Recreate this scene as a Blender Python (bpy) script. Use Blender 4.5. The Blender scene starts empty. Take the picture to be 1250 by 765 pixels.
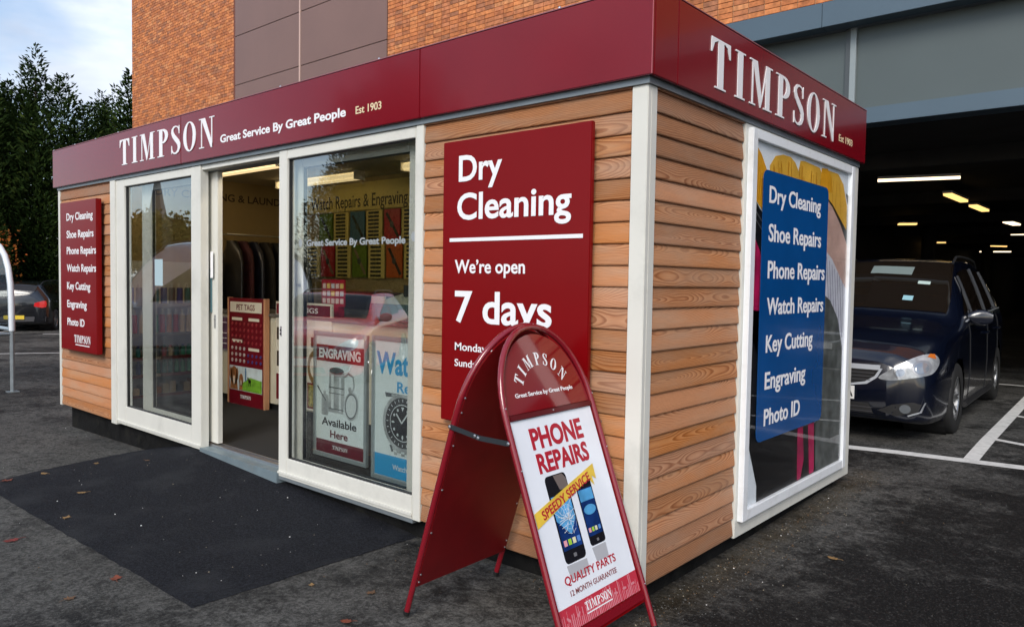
import bpy, bmesh, math, random
from mathutils import Vector, Matrix, noise
from mathutils.bvhtree import BVHTree
PI = math.pi
R = math.radians
random.seed(7)
scene = bpy.context.scene
C = scene.collection

# ------------------------------------------------------------------ camera
cam_d = bpy.data.cameras.new('camera')
cam = bpy.data.objects.new('camera', cam_d); C.objects.link(cam)
YAW, PITCH, ROLL = -0.713609, -0.043748, 0.016105
cy, sy, cp, sp = math.cos(YAW), math.sin(YAW), math.cos(PITCH), math.sin(PITCH)
fwd = Vector((sy*cp, cy*cp, sp)); rt = Vector((cy, -sy, 0)); up = rt.cross(fwd)
cr, sr = math.cos(ROLL), math.sin(ROLL)
r2 = cr*rt + sr*up; u2 = -sr*rt + cr*up
mw = Matrix.Identity(4)
for i in range(3):
    mw[i][0] = r2[i]; mw[i][1] = u2[i]; mw[i][2] = -fwd[i]
mw[0][3], mw[1][3], mw[2][3] = 1.825825, -3.03924, 1.458930
cam.matrix_world = mw
cam_d.sensor_width = 36; cam_d.lens = 918.87/1250*36
cam_d.clip_start = 0.05; cam_d.clip_end = 3000
scene.camera = cam

# ------------------------------------------------------------------ world, sun, exposure
SUN_EL, SUN_AZ = 36, 152      # degrees; azimuth clockwise from +Y
wd = bpy.data.worlds.new("World"); scene.world = wd; wd.use_nodes = True
nt = wd.node_tree; nt.nodes.clear()
out = nt.nodes.new('ShaderNodeOutputWorld'); bg = nt.nodes.new('ShaderNodeBackground')
sky = nt.nodes.new('ShaderNodeTexSky'); sky.sky_type = 'NISHITA'; sky.sun_disc = False
sky.sun_elevation = R(SUN_EL); sky.sun_rotation = R(SUN_AZ); sky.dust_density = 1.0
tc = nt.nodes.new('ShaderNodeTexCoord'); mp_ = nt.nodes.new('ShaderNodeMapping')
mp_.inputs['Scale'].default_value = (1.0, 1.0, 2.6)
n1 = nt.nodes.new('ShaderNodeTexNoise'); n1.inputs['Scale'].default_value = 2.3; n1.inputs['Detail'].default_value = 7; n1.inputs['Roughness'].default_value = .55
ramp = nt.nodes.new('ShaderNodeValToRGB'); ramp.color_ramp.elements[0].position = .44; ramp.color_ramp.elements[1].position = .62
n2 = nt.nodes.new('ShaderNodeTexNoise'); n2.inputs['Scale'].default_value = 3.4; n2.inputs['Detail'].default_value = 5
cr2 = nt.nodes.new('ShaderNodeValToRGB')
cr2.color_ramp.elements[0].position = .32; cr2.color_ramp.elements[0].color = (2.1, 2.5, 3.3, 1)
cr2.color_ramp.elements[1].position = .62; cr2.color_ramp.elements[1].color = (5.0, 5.4, 6.1, 1)
mx = nt.nodes.new('ShaderNodeMix'); mx.data_type = 'RGBA'
L = nt.links.new
L(tc.outputs['Generated'], mp_.inputs[0]); L(mp_.outputs[0], n1.inputs['Vector']); L(mp_.outputs[0], n2.inputs['Vector'])
L(n1.outputs[0], ramp.inputs[0]); L(n2.outputs[0], cr2.inputs[0])
L(ramp.outputs[0], mx.inputs['Factor']); L(sky.outputs[0], mx.inputs['A']); L(cr2.outputs[0], mx.inputs['B'])
L(mx.outputs['Result'], bg.inputs[0]); bg.inputs[1].default_value = 0.11
L(bg.outputs[0], out.inputs[0])
sd = bpy.data.lights.new('sun', 'SUN'); sun = bpy.data.objects.new('sun', sd); C.objects.link(sun)
sd.energy = 1.5; sd.angle = R(26); sd.color = (1, .94, .86)
az, el = R(SUN_AZ), R(SUN_EL)
sdir = Vector((math.sin(az)*math.cos(el), math.cos(az)*math.cos(el), math.sin(el)))
sun.rotation_euler = (-sdir).to_track_quat('-Z', 'Y').to_euler()
scene.view_settings.view_transform = 'Standard'; scene.view_settings.look = 'None'
scene.view_settings.exposure = 0.9; scene.view_settings.gamma = 1
scene.render.engine = 'CYCLES'
scene.cycles.max_bounces = 8; scene.cycles.transparent_max_bounces = 12

# ------------------------------------------------------------------ helpers
WM = {}          # world matrix of each root, by object name
def wmat(o):
    m = Matrix.Identity(4)
    while o is not None:
        if o.name in WM: return WM[o.name] @ m
        o = o.parent
    return m
def thing(name, label, cat, loc=(0, 0, 0), rz=0, group=None, kind=None):
    o = bpy.data.objects.new(name, None); C.objects.link(o)
    o.empty_display_size = .2
    o.location = loc; o.rotation_euler = (0, 0, rz)
    WM[o.name] = Matrix.Translation(Vector(loc)) @ Matrix.Rotation(rz, 4, 'Z')
    return tag(o, label, cat, group, kind)
def tag(o, label=None, cat=None, group=None, kind=None):
    if label: o['label'] = label
    if cat: o['category'] = cat
    if group: o['group'] = group
    if kind: o['kind'] = kind
    return o

class MB:
    def __init__(s): s.v = []; s.f = []; s.m = []
    def poly(s, pts, mi=0):
        b = len(s.v); s.v += [tuple(p) for p in pts]; s.f.append(tuple(range(b, b+len(pts)))); s.m.append(mi); return s
    def box(s, x0, x1, y0, y1, z0, z1, mi=0):
        if x0 > x1: x0, x1 = x1, x0
        if y0 > y1: y0, y1 = y1, y0
        if z0 > z1: z0, z1 = z1, z0
        b = len(s.v)
        s.v += [(x0,y0,z0),(x1,y0,z0),(x1,y1,z0),(x0,y1,z0),(x0,y0,z1),(x1,y0,z1),(x1,y1,z1),(x0,y1,z1)]
        for q in ((3,2,1,0),(4,5,6,7),(0,1,5,4),(1,2,6,5),(2,3,7,6),(3,0,4,7)):
            s.f.append(tuple(b+i for i in q)); s.m.append(mi)
        return s
    def grid(s, rows, mi=0, close=False):
        b = len(s.v); n = len(rows[0])
        for r in rows: s.v += [tuple(p) for p in r]
        for i in range(len(rows)-1):
            for j in range(n if close else n-1):
                k = (j+1) % n
                s.f.append((b+i*n+j, b+i*n+k, b+(i+1)*n+k, b+(i+1)*n+j)); s.m.append(mi)
        return s
    def tube(s, pts, r, n=8, mi=0, caps=True, closed=False):
        pts = [Vector(p) for p in pts]; rows = []; N = len(pts); ref = None
        for i, p in enumerate(pts):
            a = pts[(i-1) % N] if (i > 0 or closed) else p
            c = pts[(i+1) % N] if (i < N-1 or closed) else p
            t = (c-a).normalized()
            if ref is None:
                ref = Vector((0, 0, 1)) if abs(t.z) < .9 else Vector((1, 0, 0))
            x = (ref - t*ref.dot(t)).normalized(); y = t.cross(x); ref = x
            rr = r[i] if isinstance(r, (list, tuple)) else r
            rows.append([p + (x*math.cos(2*PI*k/n) + y*math.sin(2*PI*k/n))*rr for k in range(n)])
        if closed: rows.append(rows[0])
        s.grid(rows, mi, close=True)
        if caps and not closed:
            s.poly(rows[0][::-1], mi); s.poly(rows[-1], mi)
        return s
    def lathe(s, prof, origin=(0,0,0), axis='Z', n=16, mi=0):
        rows = []
        for (r, h) in prof:
            row = []
            for k in range(n):
                a = 2*PI*k/n; c_, s_ = r*math.cos(a), r*math.sin(a)
                p = {'Z': (c_, s_, h), 'X': (h, c_, s_), 'Y': (c_, h, s_)}[axis]
                row.append((p[0]+origin[0], p[1]+origin[1], p[2]+origin[2]))
            rows.append(row)
        return s.grid(rows, mi, close=True)
    def build(s, name, mats, parent=None, local=False, smooth=False, mesh_only=False, bevel=0, loc=None):
        me = bpy.data.meshes.new(name)
        v = s.v
        if parent is not None and not local:
            inv = wmat(parent).inverted(); v = [inv @ Vector(p) for p in v]
        me.from_pydata([tuple(p) for p in v], [], s.f)
        if not isinstance(mats, (list, tuple)): mats = [mats]
        for m in mats: me.materials.append(m)
        me.polygons.foreach_set('material_index', s.m)
        if smooth: me.polygons.foreach_set('use_smooth', [True]*len(me.polygons))
        me.update()
        if bevel:
            bm = bmesh.new(); bm.from_mesh(me)
            bmesh.ops.remove_doubles(bm, verts=bm.verts, dist=1e-5)
            es = [e for e in bm.edges if len(e.link_faces) == 2 and e.calc_face_angle(0) > .5]
            bmesh.ops.bevel(bm, geom=es, offset=bevel, segments=2, affect='EDGES', clamp_overlap=True)
            bm.to_mesh(me); bm.free()
        if mesh_only: return me
        o = bpy.data.objects.new(name, me); C.objects.link(o); o.parent = parent
        if loc: o.location = loc
        return o
def link_mesh(name, me, parent, loc=(0,0,0), rot=(0,0,0), scale=None):
    o = bpy.data.objects.new(name, me); C.objects.link(o); o.parent = parent
    o.location = loc; o.rotation_euler = rot
    if scale: o.scale = scale
    return o
def box(name, mat, parent, x0, x1, y0, y1, z0, z1, bevel=0, local=False):
    return MB().box(x0, x1, y0, y1, z0, z1).build(name, mat, parent, bevel=bevel, local=local)

# 2D art mapped onto a plane: mp(x, z, off)
def mpY(y0):  # plane facing -Y
    return lambda x, z, o=0: (x, y0-o, z)
def mpX(x0):  # plane facing +X, u runs along +Y
    return lambda u, z, o=0: (x0+o, u, z)
def art(m, pts, mp, off, th=.0006, mi=0):
    fr = [mp(x, z, off) for x, z in pts]; bk = [mp(x, z, off-th) for x, z in pts]
    m.poly(fr, mi)
    n = len(pts)
    for i in range(n):
        j = (i+1) % n
        m.poly([fr[j], fr[i], bk[i], bk[j]], mi)
    return m
def rect(x0, x1, z0, z1): return [(x0, z0), (x1, z0), (x1, z1), (x0, z1)]
def rrect(x0, x1, z0, z1, r, n=5):
    p = []
    for cx_, cz_, a0 in ((x1-r, z0+r, -90), (x1-r, z1-r, 0), (x0+r, z1-r, 90), (x0+r, z0+r, 180)):
        for i in range(n+1):
            a = R(a0 + 90*i/n); p.append((cx_+r*math.cos(a), cz_+r*math.sin(a)))
    return p
def ell(cx_, cz_, rx, rz, n=24, a0=0, a1=360, rot=0):
    p = []
    for i in range(n if a1-a0 >= 360 else n+1):
        a = R(a0 + (a1-a0)*i/n); x, z = rx*math.cos(a), rz*math.sin(a)
        p.append((cx_ + x*math.cos(rot) - z*math.sin(rot), cz_ + x*math.sin(rot) + z*math.cos(rot)))
    return p
def art_obj(name, mat, parent, shapes, mp, off, th=.0006, **k):
    m = MB()
    for s in shapes: art(m, s, mp, off, th)
    return m.build(name, mat, parent, **k)
_capH = None
def text_raw(body, bold=0.0, spacing=1.0, extr=.01):
    cu = bpy.data.curves.new('t', 'FONT'); cu.body = body; cu.size = 1; cu.offset = bold; cu.extrude = extr
    cu.space_character = spacing; cu.resolution_u = 4; cu.align_x = 'LEFT'
    ob = bpy.data.objects.new('t', cu); C.objects.link(ob)
    dg = bpy.context.evaluated_depsgraph_get()
    me = bpy.data.meshes.new_from_object(ob.evaluated_get(dg))
    vs = [tuple(v.co) for v in me.vertices]; fs = [tuple(p.vertices) for p in me.polygons]
    bpy.data.objects.remove(ob); bpy.data.curves.remove(cu); bpy.data.meshes.remove(me)
    return vs, fs
def text(body, x0, x1, zb, cap, mat, parent, mp, off=.001, th=.001, bold=.02, name='lettering', rise=0, slant=0, xs=None):
    """text whose ink runs x0..x1 with baseline zb (rising by `rise` at x1) and capital height cap"""
    global _capH
    if _capH is None:
        vs, _ = text_raw('H'); _capH = max(v[1] for v in vs) - min(v[1] for v in vs)
    vs, fs = text_raw(body, bold)
    xa = min(v[0] for v in vs); xb = max(v[0] for v in vs)
    sx = (x1-x0)/(xb-xa) if xs is None else xs; sz = cap/(_capH+2*bold)
    # one object per word: islands sorted along x, a wide gap starts a new word
    par_ = list(range(len(vs)))
    def find(i):
        while par_[i] != i: par_[i] = par_[par_[i]]; i = par_[i]
        return i
    for f in fs:
        r0 = find(f[0])
        for q in f[1:]: par_[find(q)] = r0
    isl = {}
    for i, v in enumerate(vs):
        r_ = find(i); e = isl.setdefault(r_, [1e9, -1e9]); e[0] = min(e[0], v[0]); e[1] = max(e[1], v[0])
    order = sorted(isl, key=lambda k: isl[k][0]); word = {}; w = 0; xm = None
    for k in order:
        if xm is not None and isl[k][0]-xm > .185: w += 1
        word[k] = w; xm = max(xm if xm is not None else -1e9, isl[k][1])
    last = None
    for wi in range(w+1):
        m = MB(); idx = {}
        for i, v in enumerate(vs):
            if word[find(i)] != wi: continue
            x = x0 + (v[0]-xa)*sx; z = zb + (v[1]+bold)*sz + rise*(x-x0)/max(1e-6, (x1-x0))
            idx[i] = len(m.v); m.v.append(mp(x, z, off + (th if v[2] > 0 else 0)))
        m.f = [tuple(idx[q] for q in f) for f in fs if f[0] in idx]; m.m = [0]*len(m.f)
        last = m.build(name, mat, parent)
    return last

# serif capitals for the shop name: each glyph is (width, list of polygons) in a box one unit high
def _strip(path, widths):
    l, r_ = [], []
    for i, (p, w) in enumerate(zip(path, widths)):
        a = path[max(0, i-1)]; b = path[min(len(path)-1, i+1)]
        d = Vector((b[0]-a[0], b[1]-a[1])).normalized(); n_ = Vector((-d.y, d.x))
        l.append((p[0]+n_.x*w/2, p[1]+n_.y*w/2)); r_.append((p[0]-n_.x*w/2, p[1]-n_.y*w/2))
    return [[l[i], r_[i], r_[i+1], l[i+1]] for i in range(len(path)-1)]
def _ser(x0, x1, z, h=.035):   # slab with small brackets
    return [(x0, z), (x1, z), (x1, z+h), (x0, z+h)]
def glyphs():
    G = {}
    st = .175
    G['T'] = (.62, [[(.31-st/2, .035), (.31+st/2, .035), (.31+st/2, .955), (.31-st/2, .955)], _ser(.14, .48, 0),
                    [(0, .70), (.03, .70), (.10, .90), (.2, .955), (.42, .955), (.52, .90), (.59, .70), (.62, .70), (.61, 1), (.01, 1)]])
    G['I'] = (.34, [[(.17-st/2, .035), (.17+st/2, .035), (.17+st/2, .965), (.17-st/2, .965)], _ser(0, .34, 0), _ser(0, .34, .965)])
    G['M'] = (.86, [_ser(0, .22, 0), [(.09, .035), (.13, .035), (.13, .965), (.09, .965)], [(0, .965), (.27, .965), (.27, 1), (0, 1)],
                    [(.11, .999), (.27, .999), (.47, .16), (.42, 0), (.39, 0)], [(.42, .02), (.47, .16), (.66, .965), (.61, .965)],
                    [(.61, .035), (.765, .035), (.765, .965), (.61, .965)], _ser(.53, .86, 0), [(.60, .965), (.86, .965), (.86, 1), (.61, 1)]])
    bowl = []
    for i in range(15):
        a = R(90 - 180*i/14); bowl.append((.27+.235*math.cos(a), .735+.235*math.sin(a)))
    bw = [.05 + .11*math.sin(PI*i/14)**1.3 for i in range(15)]
    G['P'] = (.58, [[(.10, .035), (.10+st, .035), (.10+st, .965), (.10, .965)], _ser(0, .36, 0), [(0, .965), (.27, .965), (.27, 1), (0, 1)],
                    [(.2, .955), (.28, .945), (.28, .995), (.2, .995)], [(.2, .475), (.28, .475), (.28, .525), (.2, .525)]] + _strip(bowl, bw))
    s_ = [(.43, .80), (.40, .90), (.33, .96), (.25, .975), (.16, .95), (.09, .87), (.085, .77), (.14, .66), (.25, .54), (.36, .43), (.425, .32), (.43, .20), (.38, .09), (.28, .03), (.19, .025), (.11, .06), (.06, .14), (.045, .24)]
    sw = [.03, .035, .04, .05, .075, .10, .12, .145, .16, .165, .145, .12, .10, .07, .05, .04, .035, .03]
    G['S'] = (.5, _strip(s_, sw) + [[(.425, .70), (.455, .70), (.455, .99), (.435, .99), (.41, .90)], [(.03, .02), (.05, .02), (.07, .10), (.06, .31), (.03, .31)]])
    ring = []
    N_ = 32
    for i in range(N_):
        a, b = 2*PI*i/N_, 2*PI*(i+1)/N_
        ring.append([(.31+.31*math.cos(a), .5+.515*math.sin(a)), (.31+.165*math.cos(a), .5+.475*math.sin(a)), (.31+.165*math.cos(b), .5+.475*math.sin(b)), (.31+.31*math.cos(b), .5+.515*math.sin(b))])
    G['O'] = (.62, ring)
    G['N'] = (.72, [_ser(0, .23, 0), [(.10, .035), (.14, .035), (.14, .965), (.10, .965)], [(0, .965), (.26, .965), (.26, 1), (0, 1)],
                    [(.10, .999), (.28, .999), (.62, .12), (.62, -.02), (.56, -.02)], [(.58, .0), (.62, .0), (.62, .965), (.58, .965)], _ser(.49, .72, .965)])
    return G
GL = glyphs()
def letter_mesh(ch, fn, th=.004):
    m = MB(); k = 0
    for pg in GL[ch][1]:
        a = sum(pg[i][0]*pg[(i+1) % len(pg)][1]-pg[(i+1) % len(pg)][0]*pg[i][1] for i in range(len(pg)))
        if a < 0: pg = pg[::-1]
        fr = [fn(x, z, th + k*.00005) for x, z in pg]; bk = [fn(x, z, 0) for x, z in pg]
        m.poly(fr)
        for i in range(len(pg)):
            j = (i+1) % len(pg); m.poly([fr[j], fr[i], bk[i], bk[j]])
        k += 1
    return m
def timpson(x0, x1, zb, h, mat, parent, mp, off, th=.004, gap=.10, join=False, name='letter', rise=0):
    word = 'TIMPSON'
    tot = sum(GL[c][0] for c in word) + gap*6
    s = (x1-x0)/tot; x = 0
    big = MB()
    for c in word:
        xx = x
        def fn(a, b, o, xx=xx):
            X = x0+(xx+a)*s
            return mp(X, zb+b*h+rise*(X-x0)/(x1-x0), off+o)
        m = letter_mesh(c, fn, th)
        if join:
            bb = len(big.v); big.v += m.v; big.f += [tuple(i+bb for i in f) for f in m.f]; big.m += m.m
        else: m.build(name, mat, parent)
        x += GL[c][0] + gap
    if join: return big.build(name, mat, parent)

# ------------------------------------------------------------------ materials
def lin(c):
    if isinstance(c, str):
        c = tuple(int(c[i:i+2], 16)/255 for i in (0, 2, 4)); c = tuple(x/12.92 if x <= .04045 else ((x+.055)/1.055)**2.4 for x in c)
    return tuple(c) + (1,)
MATS = {}
def mat(name, col=(.5, .5, .5), rough=.5, metal=0, spec=.5, var=0, vscale=8, bump=0, bscale=60, coat=0, emit=None, estr=1, dirt=None, dscale=3):
    if name in MATS: return MATS[name]
    m = bpy.data.materials.new(name); m.use_nodes = True; MATS[name] = m
    n = m.node_tree.nodes; l = m.node_tree.links.new; b = n['Principled BSDF']
    b.inputs['Base Color'].default_value = lin(col); b.inputs['Roughness'].default_value = rough
    b.inputs['Metallic'].default_value = metal; b.inputs['Specular IOR Level'].default_value = spec
    b.inputs['Coat Weight'].default_value = coat
    if coat: b.inputs['Coat Roughness'].default_value = .06
    if emit: b.inputs['Emission Color'].default_value = lin(emit); b.inputs['Emission Strength'].default_value = estr
    t = n.new('ShaderNodeTexCoord')
    if var or dirt:
        no = n.new('ShaderNodeTexNoise'); no.inputs['Scale'].default_value = vscale; no.inputs['Detail'].default_value = 6
        l(t.outputs['Object'], no.inputs['Vector'])
        cr_ = n.new('ShaderNodeValToRGB'); c0 = lin(col)
        cr_.color_ramp.elements[0].color = tuple(max(0, x*(1-var)) for x in c0[:3]) + (1,)
        cr_.color_ramp.elements[1].color = tuple(min(1, x*(1+var)) for x in c0[:3]) + (1,)
        cr_.color_ramp.elements[0].position = .3; cr_.color_ramp.elements[1].position = .7
        l(no.outputs[0], cr_.inputs[0]); last = cr_.outputs[0]
        if dirt:
            n3 = n.new('ShaderNodeTexNoise'); n3.inputs['Scale'].default_value = dscale; n3.inputs['Detail'].default_value = 8; n3.inputs['Roughness'].default_value = .7
            l(t.outputs['Object'], n3.inputs['Vector'])
            r3 = n.new('ShaderNodeValToRGB'); r3.color_ramp.elements[0].position = .52; r3.color_ramp.elements[1].position = .78
            r3.color_ramp.elements[1].color = (.6, .6, .6, 1)
            l(n3.outputs[0], r3.inputs[0]); mx_ = n.new('ShaderNodeMix'); mx_.data_type = 'RGBA'
            l(r3.outputs[0], mx_.inputs['Factor']); l(last, mx_.inputs['A']); mx_.inputs['B'].default_value = lin(dirt); last = mx_.outputs['Result']
        l(last, b.inputs['Base Color'])
    if bump:
        nb = n.new('ShaderNodeTexNoise'); nb.inputs['Scale'].default_value = bscale; nb.inputs['Detail'].default_value = 5
        l(t.outputs['Object'], nb.inputs['Vector']); bu = n.new('ShaderNodeBump'); bu.inputs['Strength'].default_value = bump; bu.inputs['Distance'].default_value = .01
        l(nb.outputs[0], bu.inputs['Height']); l(bu.outputs[0], b.inputs['Normal'])
    return m
def glass_mat(name, tint=(.955, .97, .96), ior=2.15, rough=.0, amt=1.0):
    m = bpy.data.materials.new(name); m.use_nodes = True; n = m.node_tree.nodes; l = m.node_tree.links.new; n.clear()
    o = n.new('ShaderNodeOutputMaterial'); t = n.new('ShaderNodeBsdfTransparent'); g = n.new('ShaderNodeBsdfGlossy')
    lw = n.new('ShaderNodeLayerWeight'); lw.inputs[0].default_value = .5; mx_ = n.new('ShaderNodeMixShader')
    p = n.new('ShaderNodeMath'); p.operation = 'POWER'; p.inputs[1].default_value = 4.5; l(lw.outputs['Facing'], p.inputs[0])
    f0 = ((ior-1)/(ior+1))**2; ma = n.new('ShaderNodeMath'); ma.operation = 'MULTIPLY_ADD'; ma.inputs[1].default_value = (1-f0)*amt; ma.inputs[2].default_value = f0
    l(p.outputs[0], ma.inputs[0])
    t.inputs[0].default_value = tint + (1,); g.inputs['Roughness'].default_value = rough
    g.inputs[0].default_value = (.95, .97, 1, 1)
    l(ma.outputs[0], mx_.inputs[0]); l(t.outputs[0], mx_.inputs[1]); l(g.outputs[0], mx_.inputs[2]); l(mx_.outputs[0], o.inputs[0])
    return m

def wood_mat():
    m = bpy.data.materials.new('larch'); m.use_nodes = True; n = m.node_tree.nodes; l = m.node_tree.links.new; b = n['Principled BSDF']
    t = n.new('ShaderNodeTexCoord'); oi = n.new('ShaderNodeObjectInfo'); sx_ = n.new('ShaderNodeSeparateXYZ')
    l(t.outputs['Object'], sx_.inputs[0])
    def math_(op, a, b_=None, c=None):
        q = n.new('ShaderNodeMath'); q.operation = op
        for i, v in enumerate((a, b_, c)):
            if v is None: continue
            if isinstance(v, (int, float)): q.inputs[i].default_value = v
            else: l(v, q.inputs[i])
        return q.outputs[0]
    rnd = oi.outputs['Random']
    ro = math_('MULTIPLY', rnd, 173.7)
    # slow wander of the pith along the board
    cb = n.new('ShaderNodeCombineXYZ'); l(math_('MULTIPLY', sx_.outputs[0], .85), cb.inputs[0]); l(ro, cb.inputs[1])
    nA = n.new('ShaderNodeTexNoise'); nA.inputs['Scale'].default_value = 1.3; nA.inputs['Detail'].default_value = 2; l(cb.outputs[0], nA.inputs['Vector'])
    cb2 = n.new('ShaderNodeCombineXYZ'); l(math_('MULTIPLY', sx_.outputs[0], 1.0), cb2.inputs[0]); l(math_('ADD', ro, 31.3), cb2.inputs[1]); l(math_('MULTIPLY', sx_.outputs[2], 4.0), cb2.inputs[2])
    nB = n.new('ShaderNodeTexNoise'); nB.inputs['Scale'].default_value = 2.2; nB.inputs['Detail'].default_value = 4; l(cb2.outputs[0], nB.inputs['Vector'])
    slope = math_('MULTIPLY', math_('SUBTRACT', math_('FRACT', math_('MULTIPLY', rnd, 37.7)), .5), .20)
    depth = math_('ADD', math_('ADD', math_('MULTIPLY', sx_.outputs[0], slope), math_('MULTIPLY', math_('SUBTRACT', math_('FRACT', math_('MULTIPLY', rnd, 53.1)), .5), .10)), math_('MULTIPLY', math_('SUBTRACT', nA.outputs[0], .5), .16))
    frac_r = math_('FRACT', math_('MULTIPLY', rnd, 91.17))
    a0 = math_('MULTIPLY', math_('SUBTRACT', frac_r, .5), .17)
    across = math_('ADD', math_('SUBTRACT', sx_.outputs[2], a0), math_('MULTIPLY', math_('SUBTRACT', nB.outputs[0], .5), .035))
    rr = math_('SQRT', math_('ADD', math_('POWER', math_('ABSOLUTE', across), 2.0), math_('POWER', math_('ABSOLUTE', depth), 2.0)))
    sizeR = math_('ADD', 105.0, math_('MULTIPLY', frac_r, 95.0))
    ring = math_('FRACT', math_('MULTIPLY', rr, sizeR))
    cr_ = n.new('ShaderNodeValToRGB'); e = cr_.color_ramp.elements
    e[0].position = 0; e[0].color = (.51, .245, .115, 1); e[1].position = .5; e[1].color = (.45, .195, .084, 1)
    x = e.new(.80); x.color = (.27, .095, .034, 1); x = e.new(.94); x.color = (.34, .13, .05, 1); x = e.new(1.0); x.color = (.46, .23, .11, 1)
    l(ring, cr_.inputs[0])
    # weathering: grey-pale bloom, board to board tone
    nW = n.new('ShaderNodeTexNoise'); nW.inputs['Scale'].default_value = 2.0; nW.inputs['Detail'].default_value = 6
    cb3 = n.new('ShaderNodeCombineXYZ'); l(sx_.outputs[0], cb3.inputs[0]); l(math_('ADD', ro, 7), cb3.inputs[1]); l(math_('MULTIPLY', sx_.outputs[2], 5), cb3.inputs[2]); l(cb3.outputs[0], nW.inputs['Vector'])
    rw = n.new('ShaderNodeValToRGB'); rw.color_ramp.elements[0].position = .42; rw.color_ramp.elements[1].position = .72
    rw.color_ramp.elements[1].color = (.75, .75, .75, 1); l(nW.outputs[0], rw.inputs[0])
    mx_ = n.new('ShaderNodeMix'); mx_.data_type = 'RGBA'; l(rw.outputs[0], mx_.inputs['Factor']); l(cr_.outputs[0], mx_.inputs['A']); mx_.inputs['B'].default_value = (.38, .235, .15, 1)
    # fine fibre
    nF = n.new('ShaderNodeTexNoise'); nF.inputs['Scale'].default_value = 1; nF.inputs['Detail'].default_value = 3
    cb4 = n.new('ShaderNodeCombineXYZ'); l(math_('MULTIPLY', sx_.outputs[0], 14), cb4.inputs[0]); l(ro, cb4.inputs[1]); l(math_('MULTIPLY', sx_.outputs[2], 500), cb4.inputs[2]); l(cb4.outputs[0], nF.inputs['Vector'])
    hsv = n.new('ShaderNodeHueSaturation'); l(mx_.outputs['Result'], hsv.inputs['Color'])
    l(math_('ADD', math_('ADD', .46, math_('MULTIPLY', frac_r, .48)), math_('MULTIPLY', nF.outputs[0], .5)), hsv.inputs['Value'])
    l(math_('ADD', .9, math_('MULTIPLY', rnd, .2)), hsv.inputs['Saturation'])
    l(hsv.outputs[0], b.inputs['Base Color'])
    b.inputs['Roughness'].default_value = .62; b.inputs['Specular IOR Level'].default_value = .35
    bu = n.new('ShaderNodeBump'); bu.inputs['Strength'].default_value = .5; bu.inputs['Distance'].default_value = .002
    l(math_('ADD', ring, nF.outputs[0]), bu.inputs['Height']); l(bu.outputs[0], b.inputs['Normal'])
    return m

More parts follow.
